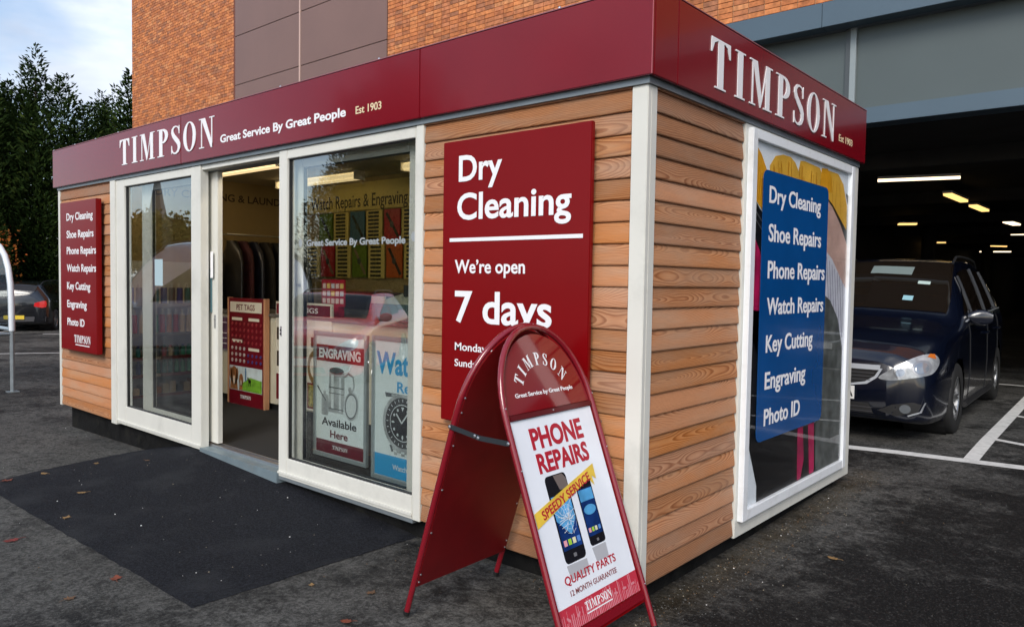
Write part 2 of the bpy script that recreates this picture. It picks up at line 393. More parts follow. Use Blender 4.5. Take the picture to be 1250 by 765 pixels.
def asphalt_mat(name, dark, light, amount=.5, wornscale=1.1, moss=False, fresh=False):
    m = bpy.data.materials.new(name); m.use_nodes = True; n = m.node_tree.nodes; l = m.node_tree.links.new; b = n['Principled BSDF']
    g = n.new('ShaderNodeNewGeometry'); mp = n.new('ShaderNodeMapping'); l(g.outputs['Position'], mp.inputs[0])
    def nz(sc, det=6, ro=.6, vec=None):
        q = n.new('ShaderNodeTexNoise'); q.inputs['Scale'].default_value = sc; q.inputs['Detail'].default_value = det; q.inputs['Roughness'].default_value = ro
        l(vec or g.outputs['Position'], q.inputs['Vector']); return q.outputs[0]
    def rp(v, a, b_, ca=(0, 0, 0, 1), cb=(1, 1, 1, 1)):
        q = n.new('ShaderNodeValToRGB'); q.color_ramp.elements[0].position = a; q.color_ramp.elements[1].position = b_
        q.color_ramp.elements[0].color = ca; q.color_ramp.elements[1].color = cb; l(v, q.inputs[0]); return q.outputs[0]
    def mix(f, a, b_, blend='MIX'):
        q = n.new('ShaderNodeMix'); q.data_type = 'RGBA'; q.blend_type = blend
        for s_, v in (('Factor', f), ('A', a), ('B', b_)):
            if isinstance(v, (int, float)): q.inputs[s_].default_value = v
            elif isinstance(v, tuple): q.inputs[s_].default_value = v
            else: l(v, q.inputs[s_])
        return q.outputs['Result']
    def ma(op, a, b_=0.0):
        q = n.new('ShaderNodeMath'); q.operation = op
        for i, v in enumerate((a, b_)):
            if isinstance(v, (int, float)): q.inputs[i].default_value = v
            else: l(v, q.inputs[i])
        return q.outputs[0]
    grain = nz(150, 3, .7); grain2 = nz(45, 4, .75)
    if fresh:
        col = mix(rp(nz(70, 4, .8), .40, .66), lin(dark), lin(light)); col = mix(ma('MULTIPLY', rp(nz(120, 2, .6), .68, .74), .5), col, lin((.10, .10, .10)))
        col = mix(rp(nz(2.2), .5, .8), col, lin((.028, .03, .034)))
        h = ma('ADD', grain, grain2)
    else:
        sx_ = n.new('ShaderNodeSeparateXYZ'); l(g.outputs['Position'], sx_.inputs[0])
        mp.inputs['Scale'].default_value = (1, 1.25, 1)
        big = nz(wornscale, 9, .68, mp.outputs[0]); med = nz(7, 9, .85, mp.outputs[0])
        mp2 = n.new('ShaderNodeMapping'); mp2.vector_type = 'POINT'; mp2.inputs['Scale'].default_value = (.42, 1.15, 0); mp2.inputs['Location'].default_value = (2.75, .80, 0); l(g.outputs['Position'], mp2.inputs[0])
        vl = n.new('ShaderNodeVectorMath'); vl.operation = 'LENGTH'; l(mp2.outputs[0], vl.inputs[0])
        pale = ma('MULTIPLY', ma('MAXIMUM', ma('SUBTRACT', 1.15, vl.outputs['Value']), 0.0), .16)
        # surface is older and paler towards the shop front, newer and darker on the car park side
        side = ma('MULTIPLY', ma('SUBTRACT', ma('ADD', sx_.outputs[0], ma('MULTIPLY', sx_.outputs[1], -.15)), .3), -.11)
        side = ma('MAXIMUM', ma('MINIMUM', side, .045), -.06)
        worn = ma('ADD', ma('ADD', ma('MULTIPLY', big, .5), ma('ADD', ma('MULTIPLY', med, .42), ma('MULTIPLY', nz(22, 8, .8), .2))), ma('ADD', side, pale))
        col = mix(rp(worn, .530, .625), lin(dark), lin(light)); col = mix(ma('MULTIPLY', rp(nz(10, 9, .85), .50, .57), .62), col, lin(dark)); col = mix(rp(nz(.55, 3, .5), .35, .62), mix(.45, col, lin(dark)), col)
        col = mix(rp(grain2, .42, .60), mix(.6, col, (0.006, .006, .006, 1)), col); col = mix(ma('MULTIPLY', rp(nz(75, 3, .7), .56, .66), .5), col, mix(.55, col, lin((.17, .165, .155))))
        col = mix(ma('MULTIPLY', rp(grain, .62, .74), .55), col, lin((.16, .155, .145)))
        if moss:
            d1 = ma('ABSOLUTE', ma('SUBTRACT', sx_.outputs[0], .05)); d1 = ma('SUBTRACT', .27, d1)
            inb = ma('MULTIPLY', ma('GREATER_THAN', sx_.outputs[1], -.6), ma('LESS_THAN', sx_.outputs[1], 3.6))
            mm = ma('MULTIPLY', rp(ma('ADD', ma('MULTIPLY', d1, 1.2), ma('MULTIPLY', med, .75)), .5, .85), inb)
            col = mix(ma('MULTIPLY', mm, .7), col, lin((.060, .042, .016)))
        h = ma('ADD', ma('MULTIPLY', grain, .8), ma('MULTIPLY', grain2, 1.2))
        l(rp(worn, .45, .65, (.55, .55, .55, 1), (.9, .9, .9, 1)), b.inputs['Roughness'])
    l(col, b.inputs['Base Color'])
    if fresh: b.inputs['Roughness'].default_value = .95
    b.inputs['Specular IOR Level'].default_value = .18
    bu = n.new('ShaderNodeBump'); bu.inputs['Strength'].default_value = 1.0; bu.inputs['Distance'].default_value = .009
    l(h, bu.inputs['Height']); l(bu.outputs[0], b.inputs['Normal'])
    return m
def brick_mat(name='brick_clay', per='Random Per Island'):
    m = bpy.data.materials.new(name); m.use_nodes = True; n = m.node_tree.nodes; l = m.node_tree.links.new; b = n['Principled BSDF']
    if per == 'obj': src = n.new('ShaderNodeObjectInfo').outputs['Random']
    else: src = n.new('ShaderNodeNewGeometry').outputs['Random Per Island']
    c = n.new('ShaderNodeValToRGB'); c.color_ramp.interpolation = 'CONSTANT'; e = c.color_ramp.elements
    cols = [(.50, .175, .062), (.57, .21, .075), (.62, .235, .085), (.43, .15, .06), (.52, .20, .09), (.60, .26, .11), (.44, .165, .07), (.37, .155, .08)]
    e[0].position = 0; e[0].color = cols[0] + (1,); e[1].position = .15; e[1].color = cols[1] + (1,)
    for i, p in enumerate((.32, .45, .57, .68, .78, .90)): q = e.new(p); q.color = cols[i+2] + (1,)
    l(src, c.inputs[0])
    t = n.new('ShaderNodeNewGeometry'); no = n.new('ShaderNodeTexNoise'); no.inputs['Scale'].default_value = 14; no.inputs['Detail'].default_value = 5; l(t.outputs['Position'], no.inputs['Vector'])
    rm = n.new('ShaderNodeValToRGB'); rm.color_ramp.elements[0].color = (.62, .58, .55, 1); rm.color_ramp.elements[1].color = (1.15, 1.1, 1.05, 1); rm.color_ramp.elements[0].position = .3; rm.color_ramp.elements[1].position = .65
    l(no.outputs[0], rm.inputs[0]); mx_ = n.new('ShaderNodeMix'); mx_.data_type = 'RGBA'; mx_.blend_type = 'MULTIPLY'; mx_.inputs['Factor'].default_value = 1
    l(c.outputs[0], mx_.inputs['A']); l(rm.outputs[0], mx_.inputs['B']); l(mx_.outputs['Result'], b.inputs['Base Color'])
    b.inputs['Roughness'].default_value = .85
    return m
def leaf_mat(name, cols):
    m = bpy.data.materials.new(name); m.use_nodes = True; n = m.node_tree.nodes; l = m.node_tree.links.new; b = n['Principled BSDF']
    src = n.new('ShaderNodeNewGeometry').outputs['Random Per Island']; c = n.new('ShaderNodeValToRGB'); e = c.color_ramp.elements
    e[0].color = cols[0] + (1,); e[1].color = cols[-1] + (1,)
    for i, q in enumerate(cols[1:-1]): x = e.new((i+1)/(len(cols)-1)); x.color = q + (1,)
    l(src, c.inputs[0]); l(c.outputs[0], b.inputs['Base Color']); b.inputs['Roughness'].default_value = .8; b.inputs['Specular IOR Level'].default_value = .08
    return m

maroon = mat('maroon_enamel', (.18, .003, .009), .18, spec=.35, coat=.25, var=.05, vscale=3)
maroon_sign = mat('maroon_sign', (.185, .0015, .003), .3, spec=.22, coat=.04, var=.04, vscale=2)
maroon_tube = mat('maroon_tube', (.20, .006, .014), .22, coat=.8)
white = mat('white_vinyl', (.82, .82, .84), .4)
white_pt = mat('white_paint_frame', (.66, .655, .60), .4, var=.03, vscale=4, dirt=(.42, .42, .38), dscale=2.2, coat=.1)
white_bright = mat('white_panel', (.80, .83, .86), .25, coat=.2, var=.02)
cream_vinyl = mat('cream_vinyl', (.78, .66, .42), .45)
grey_metal = mat('grey_metal_trim', (.20, .23, .25), .4, .3, var=.1)
steel = mat('steel', (.55, .56, .58), .3, .9)
dark_steel = mat('dark_steel', (.06, .07, .08), .35, .6)
black = mat('black_matt', (.012, .012, .013), .6)
rubber = mat('rubber_seal', (.01, .01, .01), .5)
plinth_m = mat('plinth_bitumen', (.007, .007, .007), .8, spec=.15, var=.5, dirt=(.035, .035, .025), dscale=5, bump=.4)
wood = wood_mat()
ground_m = asphalt_mat('asphalt_worn', (.0095, .0095, .0092), (.150, .148, .138), moss=True)
ramp_m = asphalt_mat('asphalt_fresh', (.0035, .004, .006), (.021, .023, .030), fresh=True)
line_m = mat('road_paint', (.62, .62, .60), .7, var=.1, vscale=20, dirt=(.12, .12, .11), dscale=9)
pane_m = glass_mat('window_glass', ior=2.45)
clear_m = glass_mat('door_glass', ior=1.3, amt=.6)

# ------------------------------------------------------------------ ground
def gz(x, y):
    z = -.11 - .02*min(7.6, max(0, -x))
    z += .02*min(max(y-1.5, 0), 4.0) * (1 if x > -1 else max(0, 1+(x+1)/3))
    return z
m = MB()
xs = [-600, -150, -60, -30, -20, -14, -10, -7.6] + [-7.5+.25*i for i in range(49)] + [8, 14, 30, 80, 600]
ys = [-600, -100, -40, -15, -8, -4] + [-2+.25*i for i in range(49)] + [15, 25, 40, 80, 600]
m.grid([[(x, y, gz(x, y)) for x in xs] for y in ys])
tag(m.build('ground', ground_m), kind='structure')

def marking(pts, name='parking_line', lift=.004):
    mm = MB()
    (x0, y0), (x1, y1), w0, w1 = pts
    d = Vector((x1-x0, y1-y0)); ln = d.length; d.normalize(); nn = Vector((-d.y, d.x)); k = max(2, int(ln/.2)); rows = []
    for i in range(k+1):
        t = i/k; w = (w0 + (w1-w0)*t)/2; c = Vector((x0, y0)) + d*ln*t
        rows.append([(c.x-nn.x*w, c.y-nn.y*w, gz(c.x, c.y)+lift), (c.x+nn.x*w, c.y+nn.y*w, gz(c.x, c.y)+lift)])
    mm.grid([[r_[1], r_[0]] for r_ in rows])
    return tag(mm.build(name, line_m), kind='structure')
# bay markings in front of and inside the undercroft
marking(((-1.6, 4.22), (3.5, 4.86), .17, .17))
marking(((.60, 4.56), (.47, 9.6), .12, .12))
marking(((.62, 5.64), (2.4, 4.93), .10, .10), lift=.007)
marking(((.57, 7.43), (2.4, 6.6), .10, .10), lift=.007)
marking(((-.35, 10.75), (3.5, 10.9), .12, .12))
mk = MB(); rows = []
for i in range(13):
    a = PI*i/12; x, y = -.16 + .16*math.cos(a), 8.0 - .0*math.sin(a)
pts = [(-.55, 8.0), (-.12, 8.05), (-.05, 8.35), (-.02, 8.8), (-.01, 9.3), (-.55, 9.3)]
mk.poly([(x, y, gz(x, y)+.004) for x, y in pts]); tag(mk.build('bay_number_marking', line_m), kind='structure')
# bay markings on the open car park to the left
marking(((-19.5, -2.9), (-14.3, 6.0), .09, .09))
marking(((-22.0, 4.3), (-20.5, 5.9), .1, .1))
marking(((-26, 5.8), (-16.6, -1.9), .08, .08), lift=.007)

# ------------------------------------------------------------------ KIOSK
LX, WY, ZT, FT, OV = -7.497, 3.12, 2.40, .401, .038
K = thing('kiosk', 'larch clad shop kiosk with maroon fascia, glazed front and open sliding door', 'kiosk', (-3.75, 1.56, -.1))
# boards: local frame, long axis X, front face -Y
PITCHB = .1026
def board_mesh(ln, h=PITCHB, name='cladding_board'):
    prof = [(-.022, .0035), (-.024, .009), (-.023, .030), (-.014, h-.010), (-.008, h+.004), (.004, h+.004), (.004, .002), (-.020, .002)]
    mm = MB(); a = [(-ln/2, y, z-h/2) for y, z in prof]; b = [(ln/2, y, z-h/2) for y, z in prof]
    n = len(prof)
    mm.poly(a); mm.poly(b[::-1])
    for i in range(n):
        j = (i+1) % n; mm.poly([a[j], a[i], b[i], b[j]])
    return mm.build(name, wood, mesh_only=True)
def clad(cx_, cy_, ln, rot, n=23, z0=0):
    me = board_mesh(ln); mt = board_mesh(ln, ZT-.035-n*PITCHB+.02)
    off = Vector((-3.75, 1.56, -.1))
    for i in range(n):
        jit = random.uniform(-.0015, .0015)
        link_mesh('cladding_board', me, K, Vector((cx_, cy_, z0+i*PITCHB+PITCHB/2+jit))-off, (0, 0, rot))
    hh = ZT-.035-n*PITCHB+.02
    link_mesh('cladding_board', mt, K, Vector((cx_, cy_, z0+n*PITCHB+hh/2))-off, (0, 0, rot))
clad((-1.512-.088)/2, .026, 1.424-.002, 0)                 # front, right of the door
clad((-7.44-6.055)/2, .026, 1.385-.002, 0)                 # front, left end
clad(-.026, (.086+1.050)/2, .964-.002, PI/2)                 # side
clad(-7.471, 1.56, 2.96, -PI/2)                             # far end wall
# corner post and trims
cp_ = MB(); cp_.box(-.086, .0, .0, .03, -.01, ZT-.03); cp_.box(-.03, 0, .0305, .084, -.01, ZT-.03)
cp_.build('corner_post', white_pt, K, bevel=.003)
box('corner_post', white_pt, K, -7.497, -7.442, .0, .06, -.01, ZT-.03, bevel=.003)
box('corner_post', white_pt, K, -7.497, -7.442, 3.06, 3.12, -.01, ZT-.03, bevel=.003)
box('trim_post', white_pt, K, -1.578, -1.514, -.004, .06, -.005, ZT-.03, bevel=.003)
box('trim_post', white_pt, K, -6.053, -5.935, -.012, .08, -.02, ZT-.03, bevel=.003)
# backing walls behind the boards (inside faces show as the shop walls)
wall_in = mat('shop_wall_paint', (.30, .22, .095), .6, var=.04)
box('wall', wall_in, K, -1.50, -.04, .034, .10, .03, 2.68)
box('wall', wall_in, K, -7.45, -6.05, .034, .10, .03, 2.68)
box('wall', wall_in, K, -.10, -.036, .104, 3.06, .03, 2.68)
box('wall', wall_in, K, -7.462, -7.40, .104, 3.06, .03, 2.68)
box('wall', wall_in, K, -6.95, -.102, 2.75, 2.925, .03, 2.68); box('wall', wall_in, K, -7.398, -.102, 2.93, 2.97, .03, 2.68)
box('rear_wall', white_pt, K, -7.44, -.04, 3.06, 3.10, 0, 2.38)
carpet = mat('shop_carpet', (.007, .007, .008), .95, var=.25, vscale=40, bump=.3, bscale=300)
box('floor', carpet, K, -7.44, -.05, .16, 3.05, -.02, .03)
ceil_m = mat('shop_ceiling', (.40, .36, .26), .7)
box('ceiling', ceil_m, K, -7.44, -.05, .03, 3.05, 2.681, 2.72)
box('roof', grey_metal, K, LX-.01, .01, -.01, WY+.01, 2.74, 2.78)
# plinth, recessed below
pm = MB()
pm.box(-7.39, -.09, .085, .16, -.42, -.013); pm.box(-.13, -.07, .161, 3.02, -.3, -.013); pm.box(-7.39, -7.33, .161, 3.0, -.42, -.013)
pm.build('plinth', plinth_m, K)
# soffit channel under fascia
soff = MB(); soff.box(LX+.01, .012, -.012, .033, ZT-.030, ZT+.03); soff.box(-.033, .012, .0332, WY, ZT-.030, ZT+.03)
soff.build('soffit_trim', grey_metal, K)
soff = MB(); soff.box(LX, .016, -.016, .03, ZT+.031, ZT+.06); soff.box(-.03, .016, .031, WY, ZT+.031, ZT+.06); soff.build('soffit', black, K)
# fascia: tray panels with seams
fas = MB(); fas.box(LX-.01, 0, -OV+.021, -OV+.05, ZT+.062, ZT+FT-.01); fas.box(-.01, OV-.021, -OV+.051, WY, ZT+.062, ZT+FT-.01)
fas = fas.build('fascia', black, K)
def fpanel(x0, x1, y0, y1): return MB().box(x0, x1, y0, y1, ZT, ZT+FT).build('fascia_panel', maroon, fas, bevel=.004)
fpanel(LX-OV, -4.502, -OV, -OV+.02); fpanel(-4.4990, -1.5165, -OV, -OV+.02); fpanel(-1.5135, OV, -OV, -OV+.02)
fpanel(OV-.02, OV, -OV+.0205, .1955); fpanel(OV-.02, OV, .1985, WY+OV)
fpanel(LX-OV, LX-OV+.02, -OV+.0205, WY+OV)
fpanel(LX-OV+.0205, OV-.0205, WY+OV-.02, WY+OV)
lip = MB(); lip.box(LX-OV-.002, OV+.002, -OV-.002, -OV+.03, ZT+FT+.001, ZT+FT+.006); lip.box(OV-.03, OV+.002, -OV+.031, WY+OV+.002, ZT+FT+.001, ZT+FT+.006)
lip.build('fascia_capping', mat('maroon_capping', (.32, .12, .14), .35, .2), fas)
box('fascia_corner_trim', mat('corner_edge_highlight', (.42, .10, .12), .3), K, OV-.0015, OV+.0025, -OV-.0025, -OV+.0015, ZT+.002, ZT+FT)  # paler red on the corner trim puts its edge highlight into the colour
rv = MB()
for x in (-7.52, -6.9, -6.35, -5.8, -3.0, -1.9, -.5): rv.lathe([(0, 0), (.008, .0), (.008, .008), (.004, .012), (0, .012)], (x, -OV+.01, ZT+FT+.006), n=8)
rv.build('capping_screws', steel, fas)
FP = mpY(-OV); SP = mpX(OV)
ft = fas
timpson(-5.735, -3.925, ZT+.088, .238, white, ft, FP, .001, gap=.16)
timpson(.53, 2.44, ZT+.062, .250, white, ft, SP, .001, gap=.17)
text('Great Service By Great People', -3.836, -2.22, ZT+.100, .062, white, ft, FP, bold=.028)
text('Est 1903', -2.117, -1.862, ZT+.100, .048, cream_vinyl, ft, FP, bold=.012)
text('Est 1903', 2.53, 2.83, ZT+.083, .048, cream_vinyl, ft, SP, bold=.012)

# ---------------- glazed front
def frame(name, x0, x1, z0, z1, y0, y1, l, r_, b, t, material, parent, bevel=.003):
    mm = MB()
    mm.box(x0, x0+l, y0, y1, z0, z1); mm.box(x1-r_, x1, y0, y1, z0, z1)
    mm.box(x0+l+.0005, x1-r_-.0005, y0+.0015, y1-.0015, z0, z0+b); mm.box(x0+l+.0005, x1-r_-.0005, y0+.0015, y1-.0015, z1-t, z1)
    return mm.build(name, material, parent, bevel=bevel)
def seal(parent, x0, x1, z0, z1, y, w=.008):
    mm = MB(); mm.box(x0-.002, x0+w, y-.004, y+.02, z0, z1); mm.box(x1-w, x1+.002, y-.004, y+.02, z0, z1)
    mm.box(x0+w, x1-w, y-.0035, y+.02, z0-.002, z0+w); mm.box(x0+w, x1-w, y-.0035, y+.02, z1-w, z1+.002)
    return mm.build('seal', rubber, parent)
w1 = frame('window_frame', -5.934, -4.236, -.005, 2.368, .0, .07, .186, .166, .182, .070, white_pt, K)
seal(w1, -5.748, -4.402, .177, 2.298, .022)
box('pane', pane_m, w1, -5.745, -4.405, .030, .031, .18, 2.295)
w2 = frame('window_frame', -3.06, -1.579, -.005, 2.368, .0, .07, .102, .012, .142, .066, white_pt, K)
seal(w2, -2.958, -1.591, .137, 2.302, .022)
box('pane', pane_m, w2, -2.955, -1.594, .030, .031, .14, 2.30)
box('drip_sill', white_pt, w2, -3.06, -1.585, -.010, -.0005, .018, .034)
box('drip_sill', grey_metal, w2, -3.06, -1.585, .004, .05, -.03, -.006)
box('drip_sill', white_pt, w1, -5.93, -4.24, -.010, -.0005, .018, .034)
# frosted slogan on the right pane
frost = mat('frosted_vinyl', (.30, .33, .34), .6)
GP = mpY(.0295)
text('Great Service By Great People', -2.755, -1.705, 1.675, .046, frost, w2, GP, off=.0005, th=.0004, bold=.03, rise=.0)
art_obj('window_dot', frost, w2, [ell(-2.83, 1.70, .022, .03, 14), ell(-1.63, 1.715, .022, .03, 14)], GP, .001)
# door header and threshold
box('door_header', white_pt, K, -4.234, -3.062, .012, .10, 2.330, 2.368, bevel=.002)
box('door_header', grey_metal, K, -5.9, -1.6, .085, .18, 2.325, 2.366)
sill_m = mat('sill_aluminium', (.20, .26, .29), .45, .3, dirt=(.3, .28, .24), dscale=6, var=.1)
box('threshold', sill_m, K, -4.234, -3.062, -.014, .085, -.09, .018, bevel=.002)
tr = MB(); tr.box(-5.9, -1.6, .086, .10, -.02, .034); tr.box(-5.9, -1.6, .115, .135, -.02, .030); tr.box(-5.9, -1.6, .15, .162, -.02, .036)
tr.build('door_track', steel, K)
# open sliding leaves parked behind the fixed panes
def leaf(x0, x1, ls, rs, label, hx, rb=.155):
    d = frame('sliding_door', x0, x1, .045, 2.322, .104, .148, ls, rs, rb, .07, white_pt, K)
    d['label'] = label
    seal(d, x0+ls, x1-rs, .045+rb, 2.252, .118)
    box('pane', clear_m, d, x0+ls, x1-rs, .126, .127, .045+rb, 2.25)
    h = MB(); h.box(hx-.012, hx+.012, .098, .1035, 1.02, 1.13); h.lathe([(0, -.004), (.009, -.004), (.009, 0), (0, 0)], (hx, .098, 1.10), 'Y', 10)
    h.build('lock', steel, d)
    return d
dl = leaf(-5.60, -4.15, .20, .19, 'sliding door leaf slid left behind the left window', -4.19)
dr = leaf(-3.12, -1.66, .20, .10, 'sliding door leaf slid right behind the right window', -3.10, .075)
h = MB(); h.box(-4.262, -4.240, .09, .1035, 1.15, 1.52); h.build('pull_handle', mat('handle_grey', (.12, .22, .25), .4, .4), dl, bevel=.002)
h = MB(); h.box(-3.0, -2.93, .0995, .1038, 1.39, 1.41); h.build('latch_plate', steel, dr)
box('lock_keeper', steel, K, -3.035, -3.018, -.005, -.0005, 1.03, 1.10, bevel=.001)
for z in (1.045, 1.072): MB().lathe([(0, -.010), (.006, -.010), (.006, -.0055), (0, -.0055)], (-3.0265, 0, z), 'Y', 10).build('lock_cylinder', black, K)
box('notice_sticker', mat('notice_pale_blue', (.38, .50, .54), .5), K, -5.16, -5.00, .0285, .0297, 1.36, 1.60)
box('notice_sticker', white, K, -4.233, -4.19, .0825, .084, 1.44, 1.66)

# ---------------- side poster panel
YP0, YP1 = 1.056, 3.12
pb = MB(); pb.box(-.02, .004, YP0, YP1, -.01, ZT-.031); pb.build('side_panel', white_pt, K, bevel=.003)
S1 = thing('poster_panel', 'large framed picture panel of orange garments with blue list of services on kiosk side', 'sign', (.03, 2.0, .08))
fr_ = MB(); a0, a1, b0, b1 = 1.085, 2.925, .085, 2.345; t = .062
fr_.box(.0045, .040, a0, a0+t, b0, b1); fr_.box(.0045, .040, a1-t, a1, b0, b1); fr_.box(.0045, .0385, a0+t+.0005, a1-t-.0005, b0, b0+t); fr_.box(.0045, .0385, a0+t+.0005, a1-t-.0005, b1-t*.9, b1)
fr_.build('frame', mat('white_plastic_frame', (.80, .83, .86), .22, coat=.3, dirt=(.5, .5, .47), dscale=4, var=.02), S1, bevel=.003)
PX = mpX(.012)
pu0, pu1, pz0, pz1 = a0+t+.001, a1-t-.001, b0+t+.001, b1-t*.9-.001
art_obj('backing', mat('poster_white', (.74, .80, .84), .5, spec=.1, var=.04), S1, [rect(pu0, pu1, pz0, pz1)], PX, .001)
def clipx(p): return [(min(max(x, pu0+.001), pu1-.001), min(max(z, pz0+.001), pz1-.001)) for x, z in p]
amber = mat('print_amber', (.72, .34, .015), .5, spec=.15, var=.28, vscale=3.0); amber2 = mat('print_amber_pale', (.74, .42, .05), .5, spec=.15, var=.18, vscale=4)
SK = mat('print_shirt', (.60, .62, .68), .4, var=.12)
for nm_, m_, sh_, o_ in (
    ('print_amber', amber, [[(1.14, 2.27), (1.161, 2.275), (1.256, 2.22), (1.35, 2.13), (1.362, 2.09), (1.361, 1.86), (1.14, 1.97)], [(2.276, 2.262), (2.39, 2.272), (2.483, 2.22), (2.506, 2.12), (2.371, 2.10), (2.25, 2.0)]], .0030),
    ('print_amber', amber2, [[(1.385, 2.05), (1.385, 2.17), (1.465, 2.235), (1.584, 2.26), (1.71, 2.262), (1.792, 2.235), (1.875, 2.17), (1.90, 2.0)], [(1.85, 2.20), (1.878, 2.26), (1.957, 2.268), (2.236, 2.258), (2.307, 2.21), (2.371, 2.10), (2.39, 1.95), (1.93, 1.95)]], .0022),
    ('print_amber', amber2, [[(2.353, 2.262), (2.62, 2.262), (2.74, 2.20), (2.84, 2.05), (2.845, 1.874), (2.784, 1.90), (2.60, 1.98), (2.46, 2.04), (2.40, 2.1)]], .0026),
    ('print_black', pblack_ := mat('print_black', (.006, .006, .007), .35), [[(1.14, 1.975), (1.20, 1.935), (1.36, 1.842), (1.40, 1.2), (1.36, .95), (1.14, 1.2)], [(2.38, 2.08), (2.515, 2.035), (2.846, 1.868), (2.855, 2.06), (2.80, 2.14), (2.858, 2.13), (2.86, 1.74), (2.70, 1.86), (2.38, 2.0)], [(1.14, 1.31), (1.40, 1.30), (1.40, .524), (2.35, .502), (2.45, .6), (2.34, .15), (1.33, .148), (1.324, .251), (1.195, .506), (1.14, .6)]], .0040),
    ('print_magenta', mat('print_magenta', (.42, .008, .08), .4, var=.45, vscale=5), [[(1.14, 1.735), (1.20, 1.72), (1.263, 1.66), (1.35, 1.53), (1.36, 1.30), (1.14, 1.31)], [(1.973, .52), (2.068, .52), (2.102, .275), (2.051, .155), (1.99, .155)], [(2.164, .52), (2.279, .52), (2.309, .185), (2.30, .155), (2.22, .155)]], .0052),
    ('print_skin', mat('print_skin', (.55, .36, .30), .4, var=.25, vscale=5), [[(2.39, 2.06), (2.518, 2.01), (2.697, 1.90), (2.86, 1.76), (2.86, 1.44), (2.741, 1.50), (2.534, 1.64), (2.38, 1.70)]], .0058),
    ('print_shirt', SK, [[(2.38, 1.71), (2.534, 1.65), (2.741, 1.51), (2.86, 1.44), (2.86, .60), (2.80, .80), (2.75, 1.10), (2.61, 1.28), (2.40, 1.40)]], .0064),
    ('print_grey_cloth', mat('print_grey_cloth', (.085, .095, .09), .5, var=.5, vscale=9), [[(2.38, 1.40), (2.521, 1.355), (2.703, 1.221), (2.82, 1.0), (2.83, .81), (2.86, .5), (2.86, .15), (2.33, .15), (2.30, .50), (2.38, .56)]], .0070)):
    art_obj(nm_, m_, S1, [clipx(q_) for q_ in sh_], PX, o_)
pblack = pblack_
fold = MB(); rnd = random.Random(8)
for i in range(26):
    x = rnd.uniform(1.42, 2.72); z = rnd.uniform(2.15, 2.25); w = rnd.uniform(.004, .012); d = rnd.uniform(-.03, .05)
    art(fold, clipx([(x, z), (x+w, z-.004), (x+w+d, z-.22), (x+d, z-.22)][::-1]), PX, .0036, th=.0003)
for i in range(6):
    x = 1.17+.03*i; art(fold, clipx([(x, 2.2-.03*i), (x+.006, 2.2-.03*i), (x+.06, 1.95), (x+.05, 1.95)][::-1]), PX, .0036, th=.0003)
fold.build('print_folds', mat('print_fold', (.50, .22, .012), .5, spec=.1), S1)
st_ = MB()
for i in range(8):
    x = 2.42+.058*i; zt_ = 1.66-.45*(x-2.42)
    art(st_, clipx([(x, zt_), (x+.008, zt_), (x+.10, zt_-.45), (x+.092, zt_-.45)]), PX, .0067)
st_.build('shirt_stripes', mat('print_stripe', (.10, .08, .2), .4), S1)
hg = MB()
art(hg, clipx([(1.14, 1.90), (1.14, 1.912), (1.34, 1.80), (1.34, 1.79)]), PX, .0075); art(hg, clipx([(1.14, 1.855), (1.14, 1.865), (1.33, 1.76), (1.33, 1.75)]), PX, .0075)
hg.build('print_hanger', steel, S1)
gl_ = MB(); gl_.box(.0235, .0243, pu0, pu1, pz0, pz1); gl_.build('cover_sheet', glass_mat('poster_cover', (.99, .99, .99), 1.25, amt=.45), S1)
BZ = mpX(.0245)
art_obj('blue_panel', mat('print_blue', (.004, .070, .25), .2, coat=.3, var=.12, vscale=2), S1, [rrect(1.268, 2.395, .515, 2.135, .055)], BZ, .002, th=.0015)
for body, l_, r_, zb, cap in (('Dry Cleaning', 1.362, 2.243, 1.946, .101), ('Shoe Repairs', 1.367, 2.269, 1.717, .105), ('Phone Repairs', 1.370, 2.362, 1.496, .106), ('Watch Repairs', 1.372, 2.356, 1.277, .103), ('Key Cutting', 1.375, 2.166, 1.049, .105), ('Engraving', 1.376, 2.052, .825, .105), ('Photo ID', 1.378, 1.969, .603, .103)):
    text(body, l_, r_, zb, cap, white, S1, BZ, off=.0025, bold=.018)

# ---------------- wall signs on the front
def wall_sign(name, label, x0, x1, z0, z1, th, bolts=False):
    s = thing(name, label, 'sign', ((x0+x1)/2, -.03, z0))
    box('panel', maroon_sign, s, x0, x1, -.027-th, -.0275, z0, z1, bevel=.004)
    return s
S2 = wall_sign('wall_sign', 'maroon Dry Cleaning board with opening days on the timber wall behind the A-board', -1.290, -.270, .66, 2.228, .028)
SP2 = mpY(-.0555)
for body, l_, r_, zb, cap, bd, rs in (('Dry', -1.163, -.842, 2.000, .143, .02, 0), ('Cleaning', -1.172, -.384, 1.789, .146, .02, 0), ('We\u2019re open', -1.186, -.673, 1.495, .074, .018, 0), ('7 days', -1.182, -.493, 1.222, .175, .02, .0),
                                      ('Monday - Saturday', -1.177, -.600, 1.065, .043, .012, 0), ('Sunday 10am - 4pm', -1.178, -.620, .975, .040, .012, 0)):
    text(body, l_, r_, zb, cap, white, S2, SP2, bold=bd)
art_obj('rule', white, S2, [rect(-1.230, -.311, 1.670, 1.690)], SP2, .0015)
S3 = wall_sign('wall_sign', 'narrow maroon board listing seven services at the left end of the kiosk', -7.190, -6.215, .65, 2.207, .055)
SP3 = mpY(-.0825)
for body, r_, zb in (('Dry Cleaning', -6.29, 2.012), ('Shoe Repairs', -6.273, 1.829), ('Phone Repairs', -6.214, 1.659), ('Watch Repairs', -6.218, 1.477), ('Key Cutting', -6.368, 1.290), ('Engraving', -6.465, 1.10), ('Photo ID', -6.528, .911)):
    text(body, -7.0, r_, zb, .078, white, S3, SP3, bold=.02)
